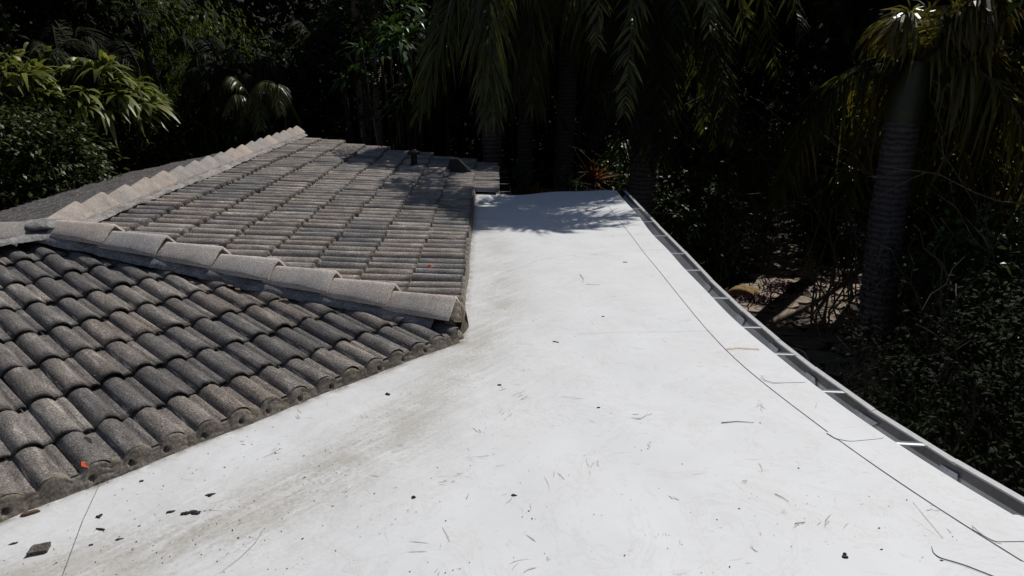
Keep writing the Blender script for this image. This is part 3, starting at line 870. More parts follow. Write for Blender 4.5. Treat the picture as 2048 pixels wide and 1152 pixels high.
# ================================================================== SMALL THINGS LYING ON THE ROOFS
def blob_flake(name, u_, v_, sx, sy, th, ang, mat, label, cat, group=None, nlobes=1, rough=.25, z=None):
    P = onz(u_, v_); r = np.random.default_rng(int(u_ * 7 + v_))
    bm = bmesh.new()
    for l in range(nlobes):
        n = 13; ox, oy = (0, 0) if l == 0 else r.normal(0, 1, 2) * np.array([sx, sy]) * .8
        kk = 1 if l == 0 else .35 + .4 * r.random()
        rad = 1 + r.normal(0, rough, n)
        th_ = np.arange(n) * 2 * math.pi / n
        top = [bm.verts.new((ox + sx * kk * rad[i] * math.cos(th_[i]) * .85, oy + sy * kk * rad[i] * math.sin(th_[i]) * .85, th * (1 + .3 * r.random()))) for i in range(n)]
        bot = [bm.verts.new((ox + sx * kk * rad[i] * math.cos(th_[i]), oy + sy * kk * rad[i] * math.sin(th_[i]), 0)) for i in range(n)]
        c_ = bm.verts.new((ox, oy, th * 1.5))
        for i in range(n):
            i2 = (i + 1) % n
            bm.faces.new((top[i], top[i2], c_)); bm.faces.new((bot[i], bot[i2], top[i2], top[i]))
    me = bpy.data.meshes.new(name); bm.to_mesh(me); bm.free(); me.materials.append(M[mat])
    o = link(name, me); o.location = on_roof(P, .0005) if z is None else (P[0], P[1], z); o.rotation_euler = (0, 0, ang)
    return tag(o, label, cat, group)
G = 'dark flakes scattered on the white roof'
fl = [
 (385, 1025, .030, .014, .004, .4, 3, 'largest ragged black flake, near the bottom left of the white roof'),
 (340, 1024, .020, .010, .003, .3, 3, 'black flake cluster just left of the largest ragged flake'),
 (421, 990, .017, .008, .003, .4, 4, 'small broken black flakes above the largest ragged flake'),
 (197, 1031, .013, .012, .004, .2, 2, 'compact dark flake between the tile edge and the square tile chip'),
 (203, 1057, .020, .006, .003, -.3, 2, 'flat dark flake with a pointed tail below the compact flake'),
 (182, 1088, .010, .005, .002, .2, 1, 'tiny dark oval flake right of the square tile chip'),
 (236, 1077, .014, .006, .002, .3, 3, 'pair of thin grey flakes right of the pointed flake'),
 (27, 1086, .016, .006, .002, .4, 2, 'thin dark flakes beside the left border of the photo'),
 (282, 960, .010, .006, .003, 0, 1, 'lone black half round flake below the orange tape'),
 (776, 789, .018, .010, .004, -.5, 3, 'black crumb cluster where the tile edge starts, left of the dirt trail'),
 (999, 768, .014, .007, .003, .0, 2, 'oval dark flake in the middle of the white roof'),
 (1110, 682, .020, .007, .003, -.3, 2, 'long dark flake on the upper middle of the white roof'),
 (1197, 815, .011, .005, .003, 0, 1, 'small dark flake right of the oval one'),
 (827, 999, .010, .008, .004, 0, 1, 'round black crumb near the lower centre'),
 (1027, 993, .012, .006, .003, 0, 1, 'grey brown crumb at the lower centre'),
 (1252, 525, .016, .006, .003, 0, 3, 'two dark crumbs close to the outer seam at the far side'),
 (1206, 634, .011, .004, .003, 0, 1, 'flat dark chip on the far white roof'),
 (1690, 1112, .012, .009, .004, 0, 2, 'brown black crumb near the lower right edge strip'),
]
for i, (u_, v_, sx, sy, th_, an, nl, lab) in enumerate(fl):
    blob_flake('roof_flake', u_, v_, sx * .78, sy * .8, th_, an, 'tar', lab, 'flake', G, nl)
blob_flake('bark_chip', 60, 1026, .034, .010, .008, .6, 'bark', 'brown bark chip lying along the mortar edge at far left', 'bark chip', None, 1, .1)
# square tile chip
P = onz(78, 1101); bm = bmesh.new()
vs_ = [bm.verts.new(p) for p in ((-.032, -.022, 0), (.03, -.02, 0), (.033, .02, 0), (-.022, .026, 0), (-.031, -.021, .014), (.028, -.021, .012), (.034, .018, .016), (-.021, .027, .013))]
for f in ((0, 3, 2, 1), (4, 5, 6, 7), (0, 1, 5, 4), (1, 2, 6, 5), (2, 3, 7, 6), (3, 0, 4, 7)): bm.faces.new([vs_[k] for k in f])
bmesh.ops.subdivide_edges(bm, edges=bm.edges[:], cuts=2, use_grid_fill=True)
for vv in bm.verts: vv.co += Vector(rng.normal(0, .0012, 3))
me = bpy.data.meshes.new('tile_chip'); bm.to_mesh(me); bm.free(); me.materials.append(M['tile'])
o = link('tile_chip', me); o.location = on_roof(P, .001); o.rotation_euler = (0, 0, .35); tag(o, 'square grey chip of broken roof tile at the lower left of the white roof', 'tile chip')
def twig(pts_px, rad, mat, label, lift=.003, name='twig', zf=None):
    P = np.array([on_roof(onz(*p), lift) if zf is None else zf(*p) for p in pts_px])
    s = np.linspace(0, len(P) - 1, 14); Q = np.stack([np.interp(s, np.arange(len(P)), P[:, k]) for k in range(3)], 1)
    qb = QB(); tube(qb, Q, np.linspace(rad * .6, rad * .25, 14), 6)
    o = link(name, qb.mesh(name, M[mat])); return tag(o, label, name.replace('_', ' '), 'thin twigs and stalks on the white roof' if name == 'twig' else None)
twig([(525, 1065), (512, 1088), (480, 1120), (440, 1150)], .0014, 'seam', 'long curved grey stalk near the bottom left of the white roof')
twig([(1443, 846), (1475, 844), (1508, 847)], .0035, 'bark', 'straight brown stalk right of the middle of the white roof')
twig([(1550, 987), (1565, 994), (1578, 1002)], .0022, 'seam', 'short dark straight twig at the lower right')
twig([(1590, 1046), (1611, 1043)], .0025, 'bark', 'tiny brown twig just left of the dirty seam')
twig([(1160, 550), (1167, 560), (1165, 567)], .003, 'seam', 'short hooked twig on the far white roof')
twig([(1172, 570), (1200, 572)], .002, 'seam', 'thin straight twig right of the hooked twig')
twig([(933, 1000), (938, 990)], .0022, 'bark', 'very short twig in the lower centre')
# specks, leaf crumbs
qb = QB(); N_ = 230
pp = []
while len(pp) < N_:
    if random.random() < .6: p = onz(random.gauss(420, 300), random.uniform(850, 1150))
    else: p = onz(random.uniform(900, 2000), random.uniform(420, 1150))
    if float(eave_x(p[1])) + .09 < p[0] < float(edge_x(p[1])) - .02 and p[1] < 9.2: pp.append(on_roof(p, .0018))
pp = np.array(pp); an = rng.random(N_) * 6.28
ribbons(qb, pp, np.stack([np.cos(an), np.sin(an), an * 0], 1), .003 + .009 * rng.random(N_) ** 3, .002 + .004 * rng.random(N_), 0, [.6, 1, .5], side=np.stack([-np.sin(an), np.cos(an), an * 0], 1))
tag(link('roof_specks', qb.mesh('roof_specks', M['tar'], False)), 'tiny dark specks strewn over the white roof', 'specks', None, 'stuff')
# scuffs and smears rubbed into the membrane, in loose clusters of short strokes
M['smear'] = simple('beige_smear', (.62, .595, .55), .8, 60, .2)
M['smear_dark'] = simple('grey_brown_scuff', (.4, .365, .32), .8, 60, .3)
for mat_, ncl, wd_, ln_, lab_ in (('smear', 62, .0055, .045, 'pale beige smears rubbed into the white roof'), ('smear_dark', 34, .002, .034, 'thin grey brown scuffs scratched into the white roof')):
    qb = QB(); k = 0
    while k < ncl:
        u_, v_ = (random.gauss(620, 330), random.uniform(700, 1150)) if random.random() < .3 else (random.uniform(850, 2040), 400 + 750 * random.random() ** .8)
        p = onz(u_, v_)
        if not (float(eave_x(p[1])) + .1 < p[0] < float(edge_x(p[1])) - .03 and p[1] < 9.1): continue
        k += 1; n_ = random.choice((1, 1, 2, 3, 5)); a0 = rng.random() * 6.28; sc_ = rng.uniform(.35, 1.5) ** 1.6
        O = np.array([on_roof((p[0] + rng.normal(0, .014) * sc_, p[1] + rng.normal(0, .014) * sc_), .0014) for _ in range(n_)])
        a = a0 + rng.normal(0, .25, n_); D = np.stack([np.cos(a), np.sin(a), 0 * a], 1); S = np.stack([-np.sin(a), np.cos(a), 0 * a], 1)
        L_ = ln_ * sc_ * rng.uniform(.4, 1.3, n_)
        t_ = np.linspace(0, 1, 7); cv_ = rng.normal(0, .5)
        for q_ in range(n_):
            Pm = O[q_] + D[q_] * (L_[q_] * t_)[:, None] + S[q_] * (cv_ * L_[q_] * t_ ** 2 * .6)[:, None]
            wv_ = wd_ * sc_ ** .5 * rng.uniform(.4, 1.2) * np.array([.05, .5, 1, .8, 1., .45, .04]) * rng.uniform(.6, 1.3, 7) / 2
            Vq = np.stack([Pm - S[q_] * wv_[:, None], Pm + S[q_] * wv_[:, None]], 1).reshape(-1, 3)
            qb.add(Vq, [(2 * i_, 2 * i_ + 1, 2 * i_ + 3, 2 * i_ + 2) for i_ in range(6)])
    o = link('roof_scuffs', qb.mesh('roof_scuffs', M[mat_], False), flat); to_local(o, flat) if False else None
    tag(o, None, None, None, 'stuff')
# crumbs of dead leaf caught in the tile valleys
qb = QB(); pp = []
for k in range(260):
    i_ = random.randrange(-12, 6); j_ = random.randrange(0, 8)
    a = -.393 + i_ * TW / 2 + random.gauss(0, .012); b_ = .2958 + j_ * TE + random.uniform(.0, .12) - .33 * (random.random() < .2)
    P = P3(FA, a, max(b_, .05), .033)
    if (P - C0)[:2] @ hipnA[:2] > .2 and (P - J)[:2] @ inA[1][1][:2] > .2: pp.append(P)
pp = np.array(pp); n_ = len(pp); an = rng.random(n_) * 6.28
ribbons(qb, pp, np.stack([np.cos(an), np.sin(an), an * 0 + .1], 1), .006 + .016 * rng.random(n_) ** 2, .004 + .006 * rng.random(n_), 0.2, [.4, 1, .3])
tag(link('leaf_crumbs', qb.mesh('leaf_crumbs', M['litter'], False)), 'rusty leaf crumbs caught in the tile valleys', 'leaf litter', None, 'stuff')
def on_plane(F, u_, v_, lift=.02):
    D = ray(u_, v_); t = ((F['P'] + F['n'] * lift - np.array([0, 0, EYE])) @ F['n']) / (D @ F['n']); P = D * t; P[2] += EYE; return P
def on_tile_thing(name, F, px, wid, mat, label, cat, lift=.05, thick=.004):
    P = np.array([on_plane(F, *p, lift) for p in px]); n = len(P)
    T = unit(np.gradient(P, axis=0)); S = unit(np.cross(T, F['n'])); wd = np.array(wid)[:, None] / 2
    V_ = np.concatenate([P - S * wd, P + S * wd, P - S * wd + F['n'] * thick, P + S * wd + F['n'] * thick])
    F4 = []
    for i in range(n - 1):
        F4 += [(2 * n + i, 3 * n + i, 3 * n + i + 1, 2 * n + i + 1), (i, i + 1, n + i + 1, n + i), (i, 2 * n + i, 2 * n + i + 1, i + 1), (n + i, n + i + 1, 3 * n + i + 1, 3 * n + i)]
    F4 += [(0, n, 3 * n, 2 * n), (n - 1, 3 * n - 1, 4 * n - 1, 2 * n - 1)]
    me = pymesh(name, V_, F4, M[mat]); o = link(name, me)
    return tag(o, label, cat)
on_tile_thing('orange_tape', FA, [(166, 924), (168, 932), (174, 935), (182, 926)], [.012, .02, .02, .01], 'orange', 'scrap of orange tape in a tile slot near the mortar edge', 'tape', .036)
on_tile_thing('black_blob', FA, [(168, 876), (174, 882), (180, 888)], [.016, .032, .02], 'tar', 'black rubbery blob on the tile above the orange tape', 'blob', .03)
on_tile_thing('wood_lath', FB, [(868, 592), (893, 594), (921, 598)], [.014, .018, .018], 'lath', 'pale strip of raw wood at the foot of the last full tile', 'lath', .02, .01)
on_tile_thing('orange_strip', FB, [(872, 589), (892, 591), (893, 587)], [.008, .008, .006], 'orange', 'bent orange plastic strip on the pale wood lath', 'plastic strip', .04)
on_tile_thing('orange_twist', FB, [(853, 532), (860, 530), (866, 534), (859, 536)], [.012, .014, .01, .006], 'orange', 'orange twist of tape on the tile right of centre', 'tape', .055)
on_tile_thing('tar_smear', FB, [(598, 494), (625, 497), (645, 500)], [.006, .03, .006], 'tar', 'dark smear with white flecks on a tile of the long slope', 'smear', .045, .002)
for (u_, v_) in [(460, 572), (475, 579), (563, 600), (570, 600), (383, 566)]:
    lab_ = {460: 'curled rusty leaf, left one of two below the middle of the hip', 475: 'curled rusty leaf, right one of two below the middle of the hip', 563: 'rusty leaf, left of a touching pair on the tiles', 570: 'rusty leaf, right of a touching pair on the tiles', 383: 'single rusty leaf farthest left below the hip'}[u_]
    on_tile_thing('dead_leaf', FA, [(u_ - 5, v_ - 1), (u_, v_), (u_ + 6, v_ + 2)], [.006, .028, .006], 'litter', lab_, 'dead leaf', .04, .006)['group'] = 'rusty leaves on the near tile slope'

# ================================================================== GROUND
GZ = -3.0
def terr(x, y):
    x, y = np.asarray(x, float), np.asarray(y, float)
    z = GZ + .12 * np.sin(x * .5) * np.cos(y * .4)
    r = np.maximum(0, np.hypot(x, y - 4) - 24)
    return z + r * .55
g = np.concatenate([np.linspace(-60, -20, 12), np.linspace(-18, 18, 50), np.linspace(20, 60, 12)])
X, Y = np.meshgrid(g, g + 5)
V_ = np.stack([X, Y, terr(X, Y)], -1).reshape(-1, 3); n_ = len(g); idx = np.arange(n_ * n_).reshape(n_, n_)
qb = QB(); qb.add(V_, np.stack([idx[:-1, :-1], idx[:-1, 1:], idx[1:, 1:], idx[1:, :-1]], -1).reshape(-1, 4))
tag(link('ground', qb.mesh('ground', M['soil'])), None, None, None, 'structure')
# flagstone path seen beyond the gutter
def pz(p): return GZ + .14
path_c = np.array([(3.2, 8.0), (4.0, 10.0), (5.1, 12.2), (6.2, 14.2), (7.2, 16.2), (8., 18.5)])
me = pymesh('path', [(p[0] - 1.5, p[1] + .3, pz(p) - .01) for p in path_c] + [(p[0] + 1.5, p[1] - .3, pz(p) - .01) for p in path_c], [(i, i + 6, i + 7, i + 1) for i in range(5)], M['soil'])
path = tag(link('path', me), None, None, None, 'structure')
for k, s in enumerate(np.arange(0, 5, .2)):
    i = int(s); f = s - i; c_ = path_c[i] * (1 - f) + path_c[min(i + 1, 5)] * f; d = unit(path_c[min(i + 1, 5)] - path_c[i]); nn = np.array([d[1], -d[0]])
    for j, off in enumerate((-1.0, -.33, .36, 1.05)):
        cc = c_ + nn * (off + (.12 if k % 2 else -.12)) + rng.normal(0, .03, 2)
        m_ = 7; th_ = np.sort(np.arange(m_) * 2 * math.pi / m_ + rng.normal(0, .16, m_)); rr = 1 + rng.normal(0, .07, m_)
        hh = .012 * rng.random()
        top = [(cc[0] + (nn[0] * math.cos(t) * .35 + d[0] * math.sin(t) * .25) * r_, cc[1] + (nn[1] * math.cos(t) * .35 + d[1] * math.sin(t) * .25) * r_, GZ + .16 + hh) for t, r_ in zip(th_, rr)]
        bot = [(x, y, GZ + .1) for x, y, z in top]
        Fq = [tuple(range(m_))] + [(i2, m_ + i2, m_ + (i2 + 1) % m_, (i2 + 1) % m_) for i2 in range(m_)]
        link('paving_stone', pymesh('paving_stone', top + bot, Fq, M['stone']), path)

# ================================================================== VEGETATION
LIT = []        # chosen places kept sunlit by leaving out foliage on their sun rays: (point, radius)
def lit(u_, v_, Y_, r_): LIT.append((at(u_, v_, Y_), r_))
lit(190, 190, 12.4, 1.5); lit(30, 170, 11.8, 1.2); lit(60, 330, 10.8, .9); lit(325, 200, 13, .6); lit(790, 120, 14, .9); lit(1345, 180, 11.5, 1.0); lit(720, 80, 15.5, 1.3)
lit(1960, 150, 9.2, 1.7); lit(1860, 330, 9.2, .8); lit(1700, 260, 11.5, .5); lit(300, 40, 16, 3.0); lit(500, 20, 18, 1.2); lit(350, 250, 13.4, .9); lit(1190, 355, 12.5, .8); lit(450, 250, 13.6, .6); lit(930, 110, 11.8, 1.2)
lit(1570, 610, 13.3, 1.3)
def shades(P, seedless=False):
    """which points of P would throw their shadow on the roofs or on a sunlit plant"""
    P = np.asarray(P, float)
    out = np.zeros(len(P), bool)
    S = P - SUN * ((P[:, 2] - .15) / SUN[2])[:, None]
    hi = P[:, 2] > .1
    out |= hi & (S[:, 0] > -6.1) & (S[:, 0] < 2.3) & (S[:, 1] > -6) & (S[:, 1] < 9.7) & (S[:, 0] < edge_x(np.clip(S[:, 1], -3.8, 9.4)) + .25)
    out |= hi & (S[:, 0] > -6.1) & (S[:, 0] < .1) & (S[:, 1] > 9) & (S[:, 1] < 12.1)
    for c_, r_ in LIT:
        d = P - c_; t = d @ SUN
        perp = np.linalg.norm(d - t[:, None] * SUN, axis=1)
        out |= (t > .9) & (perp < r_)
    return out
def ball(n, shell=.0):
    d = unit(rng.normal(0, 1, (n, 3))); r = (shell + (1 - shell) * rng.random(n)) ** (1 / 3.)
    return d * r[:, None]
def leaf_dirs(n, dz=-.15, k=.55):
    a = rng.random(n) * 2 * math.pi
    return np.stack([np.cos(a), np.sin(a), rng.normal(dz, k, n)], 1)
def branchy(qb, base, tip, r0, n=6, wander=.12, forks=3, depth=2, sides=6):
    t = np.linspace(0, 1, n)[:, None]
    P = base * (1 - t) + tip * t + np.concatenate([[[0, 0, 0]], rng.normal(0, wander, (n - 1, 3))]) * np.linalg.norm(tip - base) * .5
    if shades(P).any(): return
    tube(qb, P, np.linspace(r0, r0 * .45, n), sides)
    if depth > 0:
        for k in range(forks):
            i = rng.integers(n // 2, n); L = np.linalg.norm(tip - base) * rng.uniform(.35, .6)
            d = unit(unit(tip - base) + rng.normal(0, .75, 3)); branchy(qb, P[i], P[i] + d * L, r0 * .5, max(4, n - 1), wander, forks, depth - 1, 5)
def shrub(name, label, cat, c, rad, nl, ll, lw, mat, group=None, stem_mat='twigdark', nclump=None, stems=4, sr=.018, base_z=None, shell=.45, droop=.3, cull=True, top_cut=None, aspect=None):
    c = np.array(c, float); rad = np.array(rad, float)
    bz = GZ if base_z is None else base_z
    root = empty(name, (c[0], c[1], bz), label, cat, group)
    nclump = nclump or max(10, nl // 45)
    cl = ball(nclump, shell)
    cl *= 1 + .25 * rng.normal(0, 1, (nclump, 1)) * .6
    C = c + cl * rad
    if cull: C = C[~shades(C, True)]
    C[:, 2] = np.maximum(C[:, 2], bz + .05)
    if len(C) < 3: C = c + cl[:5] * rad * .3
    per = max(4, nl // len(C))
    cs = rad.mean() * .2
    P = np.repeat(C, per, 0) + rng.normal(0, 1, (len(C) * per, 3)) * np.array([cs, cs, cs * .7]) * rng.uniform(.5, 1.3, (len(C) * per, 1))
    if cull: P = P[~shades(P, True)]
    P[:, 2] = np.maximum(P[:, 2], bz + .02)
    n = len(P)
    out = unit(P - c); d = leaf_dirs(n) + out * .6
    qb = QB(); ribbons(qb, P, d, ll * rng.uniform(.6, 1.25, n), lw * rng.uniform(.7, 1.2, n), droop, LEAF)
    fo = link('foliage', qb.mesh('foliage', M[mat], False), root); to_local(fo, root)
    sq = QB()
    for k in range(stems):
        tgt = C[rng.integers(len(C))]
        b0 = np.array([c[0] + rng.normal(0, .12) * rad[0], c[1] + rng.normal(0, .12) * rad[1], bz])
        branchy(sq, b0, tgt, sr, 7, .08, 3, 2)
    st = link('stems', sq.mesh('stems', M[stem_mat]), root); to_local(st, root)
    return root
def tree(name, label, x, y, h, cr_, nl, ll, lw, mat, tr=.14, group=None, low=.3, trunk_m='twigdark', cull=True):
    """broadleaf tree: tapered trunk with limbs and a crown from low*h to h"""
    bz = float(terr(x, y))
    root = empty(name, (x, y, bz), label, 'tree', group)
    zc = bz + h * (low + 1) / 2; rz = h * (1 - low) / 2
    nc = max(40, nl // 60)
    C = np.array([x, y, zc]) + ball(nc, .3) * np.array([cr_, cr_, rz]) * rng.uniform(.8, 1.15, (nc, 1))
    if cull: C = C[~shades(C, True)]
    per = max(4, nl // max(1, len(C)))
    P = np.repeat(C, per, 0) + rng.normal(0, cr_ * .16, (len(C) * per, 3))
    if cull: P = P[~shades(P, True)]
    n = len(P)
    # leaves high above the view can be larger and fewer
    sc = np.where(P[:, 2] > 4.5, 1.9, 1.)
    keep = (P[:, 2] < 4.5) | (rng.random(n) < .45)
    P = P[keep]; sc = sc[keep]; n = len(P)
    qb = QB(); ribbons(qb, P, leaf_dirs(n, -.3), ll * sc * rng.uniform(.6, 1.3, n), lw * sc, .3, LEAF)
    fo = link('crown', qb.mesh('crown', M[mat], False), root); to_local(fo, root)
    tq = QB()
    top = np.array([x + rng.normal(0, .4), y + rng.normal(0, .3), bz + h * .8])
    t = np.linspace(0, 1, 12)[:, None]; b0 = np.array([x, y, bz - .1])
    Pt = b0 * (1 - t) + top * t + np.stack([.2 * np.sin(t[:, 0] * 4), .15 * np.sin(t[:, 0] * 5 + 1), 0 * t[:, 0]], 1)
    tube(tq, Pt, np.linspace(tr, tr * .35, 12) + np.array([tr * .4] + [0] * 11), 10)
    for k in range(7):
        i = rng.integers(3, 11); tgt = C[rng.integers(len(C))]
        if tgt[2] > Pt[i][2] - .5: branchy(tq, Pt[i], tgt, tr * .35, 6, .06, 2, 1)
    to = link('trunk', tq.mesh('trunk', M[trunk_m]), root); to_local(to, root)
    return root

# ---- palms
def frond_mesh(L, el, droop, nl, ll, lw, mat, spread=.9, hang=.8, seed=0, fluffy=False):
    t = np.linspace(0, 1, 15)
    d0 = np.array([math.cos(el), 0, math.sin(el)])
    curve = lambda t: np.stack([d0[0] * L * t * (1 - .25 * droop * t), .0 * t + .05 * L * math.sin(seed) * t * t, d0[2] * L * t - droop * L * t ** 2], -1)
    qb = QB(); tube(qb, curve(t), np.linspace(.02, .004, 15), 5, .2)
    s = np.repeat(np.linspace(.1, 1, nl), 2); n = len(s); sg = np.tile([1., -1.], nl)
    P = curve(s); T = unit(curve(s + .01) - P)
    lat = np.stack([-T[:, 1], T[:, 0], 0 * s], 1); lat = unit(lat + np.array([0, 1e-3, 0]))
    lat = unit(np.cross(T, np.array([0, -.0, 1.])[None] + np.array([1e-2, 0, 0])))
    upv = np.cross(lat, T)
    ang = rng.normal(0, .9 if fluffy else .18, n)
    D = lat * (sg * spread * np.cos(ang))[:, None] + T * .55 + upv * (np.sin(ang) * (.9 if fluffy else .5))[:, None] - np.array([0, 0, hang])[None] * rng.uniform(.4, 1.3, (n, 1)) * .5
    Ln = ll * np.sin(np.clip(s * 2.6 + .35, 0, math.pi)) ** .5 * rng.uniform(.75, 1.15, n) * (1 - .35 * s)
    ribbons(qb, P, D, Ln, lw * rng.uniform(.7, 1.2, n), hang * rng.uniform(.4, 1.2, n), [.5, 1, .8, .05], side=np.cross(D, upv + rng.normal(0, .3, (n, 3))))
    return qb.mesh('frond', M[mat], False)
FR = {}
def frond_set(key, L, nl, ll, lw, mat, fluffy=False, hang=.8):
    FR[key] = [frond_mesh(L, el, dr, nl, ll, lw, mat, hang=hang, seed=k, fluffy=fluffy) for k, (el, dr) in enumerate([(1.15, .75), (.7, .95), (.25, 1.0), (-.2, .85), (-.75, .45), (.9, 1.25), (-1.2, .22)])]
frond_set('green', 2.5, 62, .6, .036, 'frond', True, hang=1.2)
frond_set('foxgold', 2.5, 66, .68, .042, 'frond_gold', True, .9)
frond_set('fluffy', 2.4, 90, .42, .026, 'frond', True, .5)
frond_set('gold', 2.7, 66, .66, .036, 'frond_gold', hang=1.2)
frond_set('dark', 2.3, 48, .5, .03, 'frond_dark')
frond_set('brown', 2.2, 50, .5, .028, 'frond_brown', hang=1.2)
frond_set('small', 1.35, 34, .36, .022, 'frond_dark')
frond_set('smallgreen', 1.3, 34, .34, .022, 'frond')
def palm(name, label, base, top, r0, r1, fr, spots, mat='trunk', shaft=None, group=None, bulge=0.):
    base = np.array(base, float); top = np.array(top, float)
    root = empty(name, base, label, 'palm tree', group)
    n = int(np.linalg.norm(top - base) / .035); t = np.linspace(0, 1, n)[:, None]
    bend = unit(np.cross(top - base, [0, 1, 0]))
    P = base * (1 - t) + top * t + np.array([.12, 0, 0]) * np.sin(t * math.pi) * bulge
    rad = np.linspace(r0, r1, n) * (1 + .035 * np.sign(np.sin(np.arange(n) * 2.1)) + rng.normal(0, .012, n))
    qb = QB(); tube(qb, P, rad, 22)
    o = link('trunk', qb.mesh('trunk', M[mat]), root); to_local(o, root)
    if shaft:
        sb = top; st = top + np.array([.08, 0, shaft]); t = np.linspace(0, 1, 10)[:, None]
        qb = QB(); tube(qb, sb * (1 - t) + st * t, np.interp(t[:, 0], [0, .15, .6, 1], [r1 * 1.12, r1 * 1.15, r1 * .9, r1 * .6]), 22)
        o = link('crownshaft', qb.mesh('crownshaft', M['shaft']), root); to_local(o, root); top = st
    for (kind, yaw, v_, sc) in spots:
        f = link('frond', FR[kind][v_], root)
        f.location = Vector(top - base); f.rotation_euler = (rng.normal(0, .08), rng.normal(0, .05), R(yaw)); f.scale = (sc, sc, sc)
    return root
def crown(kind, n, sc, vs=(0, 1, 2, 3), yaw0=0, jitter=14, avoid=None):
    out = []
    for k in range(n):
        yaw = yaw0 + k * 137.5 + rng.normal(0, jitter)
        if avoid and avoid[0] < yaw % 360 < avoid[1]: yaw += 150
        out.append((kind, yaw, vs[k % len(vs)], sc * rng.uniform(.85, 1.1)))
    return out
# P1, its shadow falls on the far end of the white roof
b1 = at(1283, 420, 11.3); b1[2] = GZ
palm('feather_palm', 'thick grey ringed palm trunk right behind the far corner of the white roof', b1, (b1[0] + .02, b1[1] + .1, 3.45), .235, .2, 'fluffy',
     crown('fluffy', 12, 1.15, (1, 2, 5, 3)) + [('fluffy', a, v_, 1.3) for a, v_ in ((195, 2), (215, 1), (232, 2), (250, 1), (268, 2), (290, 1), (310, 2), (180, 1), (240, 5))] + [('dark', a, v_, 1.35) for a, v_ in ((210, 1), (232, 2), (262, 2), (285, 1))] + [('fluffy', 0, 6, 1.4), ('fluffy', 20, 6, 1.35), ('fluffy', -25, 6, 1.4), ('fluffy', 45, 6, 1.25), ('fluffy', -50, 6, 1.3), ('fluffy', -10, 6, 1.1)] + [('dark', a, 6, sc_) for a, sc_ in ((150, 1.3), (185, 1.45), (215, 1.45), (100, 1.2), (250, 1.5), (270, 1.45), (235, 1.3), (200, 1.1), (300, 1.45), (285, 1.2), (165, 1.2), (260, 1.5), (225, 1.5))], shaft=.9)
# P2 right
b2 = at(1772, 640, 8.6); t2 = at(1806, 245, 9.2)
b2 = t2 + (b2 - t2) * ((GZ - t2[2]) / (b2[2] - t2[2]))
palm('feather_palm', 'leaning ringed palm with olive crownshaft and golden hanging fronds at the right', b2, t2, .215, .2, 'gold',
     crown('foxgold', 11, 1.0, (1, 0, 2, 5), yaw0=20, avoid=(150, 300)) + crown('foxgold', 4, .8, (0, 0, 1), yaw0=70) + [('foxgold', -8, 4, 1.05), ('foxgold', 12, 3, 1.05), ('foxgold', -22, 4, 1.3), ('foxgold', 30, 4, 1.2), ('foxgold', 5, 6, 1.1), ('foxgold', 50, 3, 1.1), ('foxgold', -5, 2, 1.1), ('dark', 130, 2, 1), ('dark', 175, 2, .9), ('foxgold', 20, 5, 1.1)], shaft=.72, bulge=-1.)
# P3 hanging fronds left of centre, P4, P5
def palm_at(u_, Y_, h_top, r_, label, spots, shaft=.7, mat='trunk', lean=(0, 0), group=None, name='feather_palm'):
    b_ = at(u_, 380, Y_); b_[2] = GZ
    spots = [(k_, a_, (6 if v_ == 4 and rng.random() < .5 else v_), s_) for k_, a_, v_, s_ in spots]
    return palm(name, label, b_, (b_[0] + lean[0], b_[1] + lean[1], h_top), r_ * 1.1, r_, None, spots, shaft=shaft, mat=mat, group=group)
palm_at(1003, 12.6, 3.3, .15, 'dark palm trunk behind the far corner where tiles meet white roof',
        [('green', a, v_, 1.12) for a, v_ in ((185, 6), (205, 6), (240, 6), (265, 6), (280, 6))] + crown('dark', 4, .7, (1, 2, 3, 4)), lean=(-.3, -.2))
palm_at(1045, 13.5, 3.6, .13, 'hidden slim palm whose long green strands hang over the far tile edge',
        [('green', a, v_, 1.15) for a, v_ in ((210, 6), (235, 6), (260, 6), (300, 6), (340, 6), (20, 6), (320, 4), (285, 5), (270, 6), (180, 6))] + [('dark', 60, 1, .9), ('dark', 110, 1, .9)], lean=(.1, -.2))
palm_at(1118, 14.2, 4.4, .17, 'dark leaning palm trunk behind the middle of the far roof edge',
        crown('dark', 9, .8, (1, 2, 3, 4)), lean=(.25, .3))
palm_at(1190, 17, 3.8, .16, 'dark palm just left behind the thick ringed trunk', crown('dark', 9, 1.2, (2, 3, 4, 4)))
palm_at(1640, 14.8, 2.8, .15, 'dark palm with dry brown hanging fronds in the middle of the right side',
        [('brown', a, v_, 1.2) for a, v_ in ((-20, 4), (10, 4), (35, 3), (-60, 4), (-90, 4), (0, 3))] + [('dark', a, v_, 1.2) for a, v_ in ((180, 4), (210, 4), (150, 3), (240, 4), (270, 4), (120, 2), (200, 2))])
palm_at(1440, 16.5, 2.6, .13, 'slim palm with dark fronds behind the tangled shrubs', crown('dark', 8, 1.1, (1, 2, 3, 4)) + [('smallgreen', -80, 2, 1.3)])
# slender palms far left of centre
for k, (u_, rr, lab) in enumerate([(703, .085, 'left of two slender rough brown palm trunks behind the ridge end'), (733, .08, 'right of two slender rough brown palm trunks behind the ridge end'), (752, .04, 'thinnest brown palm stem beside the two slender trunks')]):
    b_ = at(u_ + (28 if k < 2 else 0), 250, 15.5); b_[2] = GZ; t_ = at(u_ - 4, -160, 15.6 + .2 * k)
    palm('slender_palm', lab, b_, t_, rr * 1.25, rr, None, crown('dark', 7, 1.1, (0, 1, 2, 5)), mat='trunk2', group='slender palms behind the ridge')
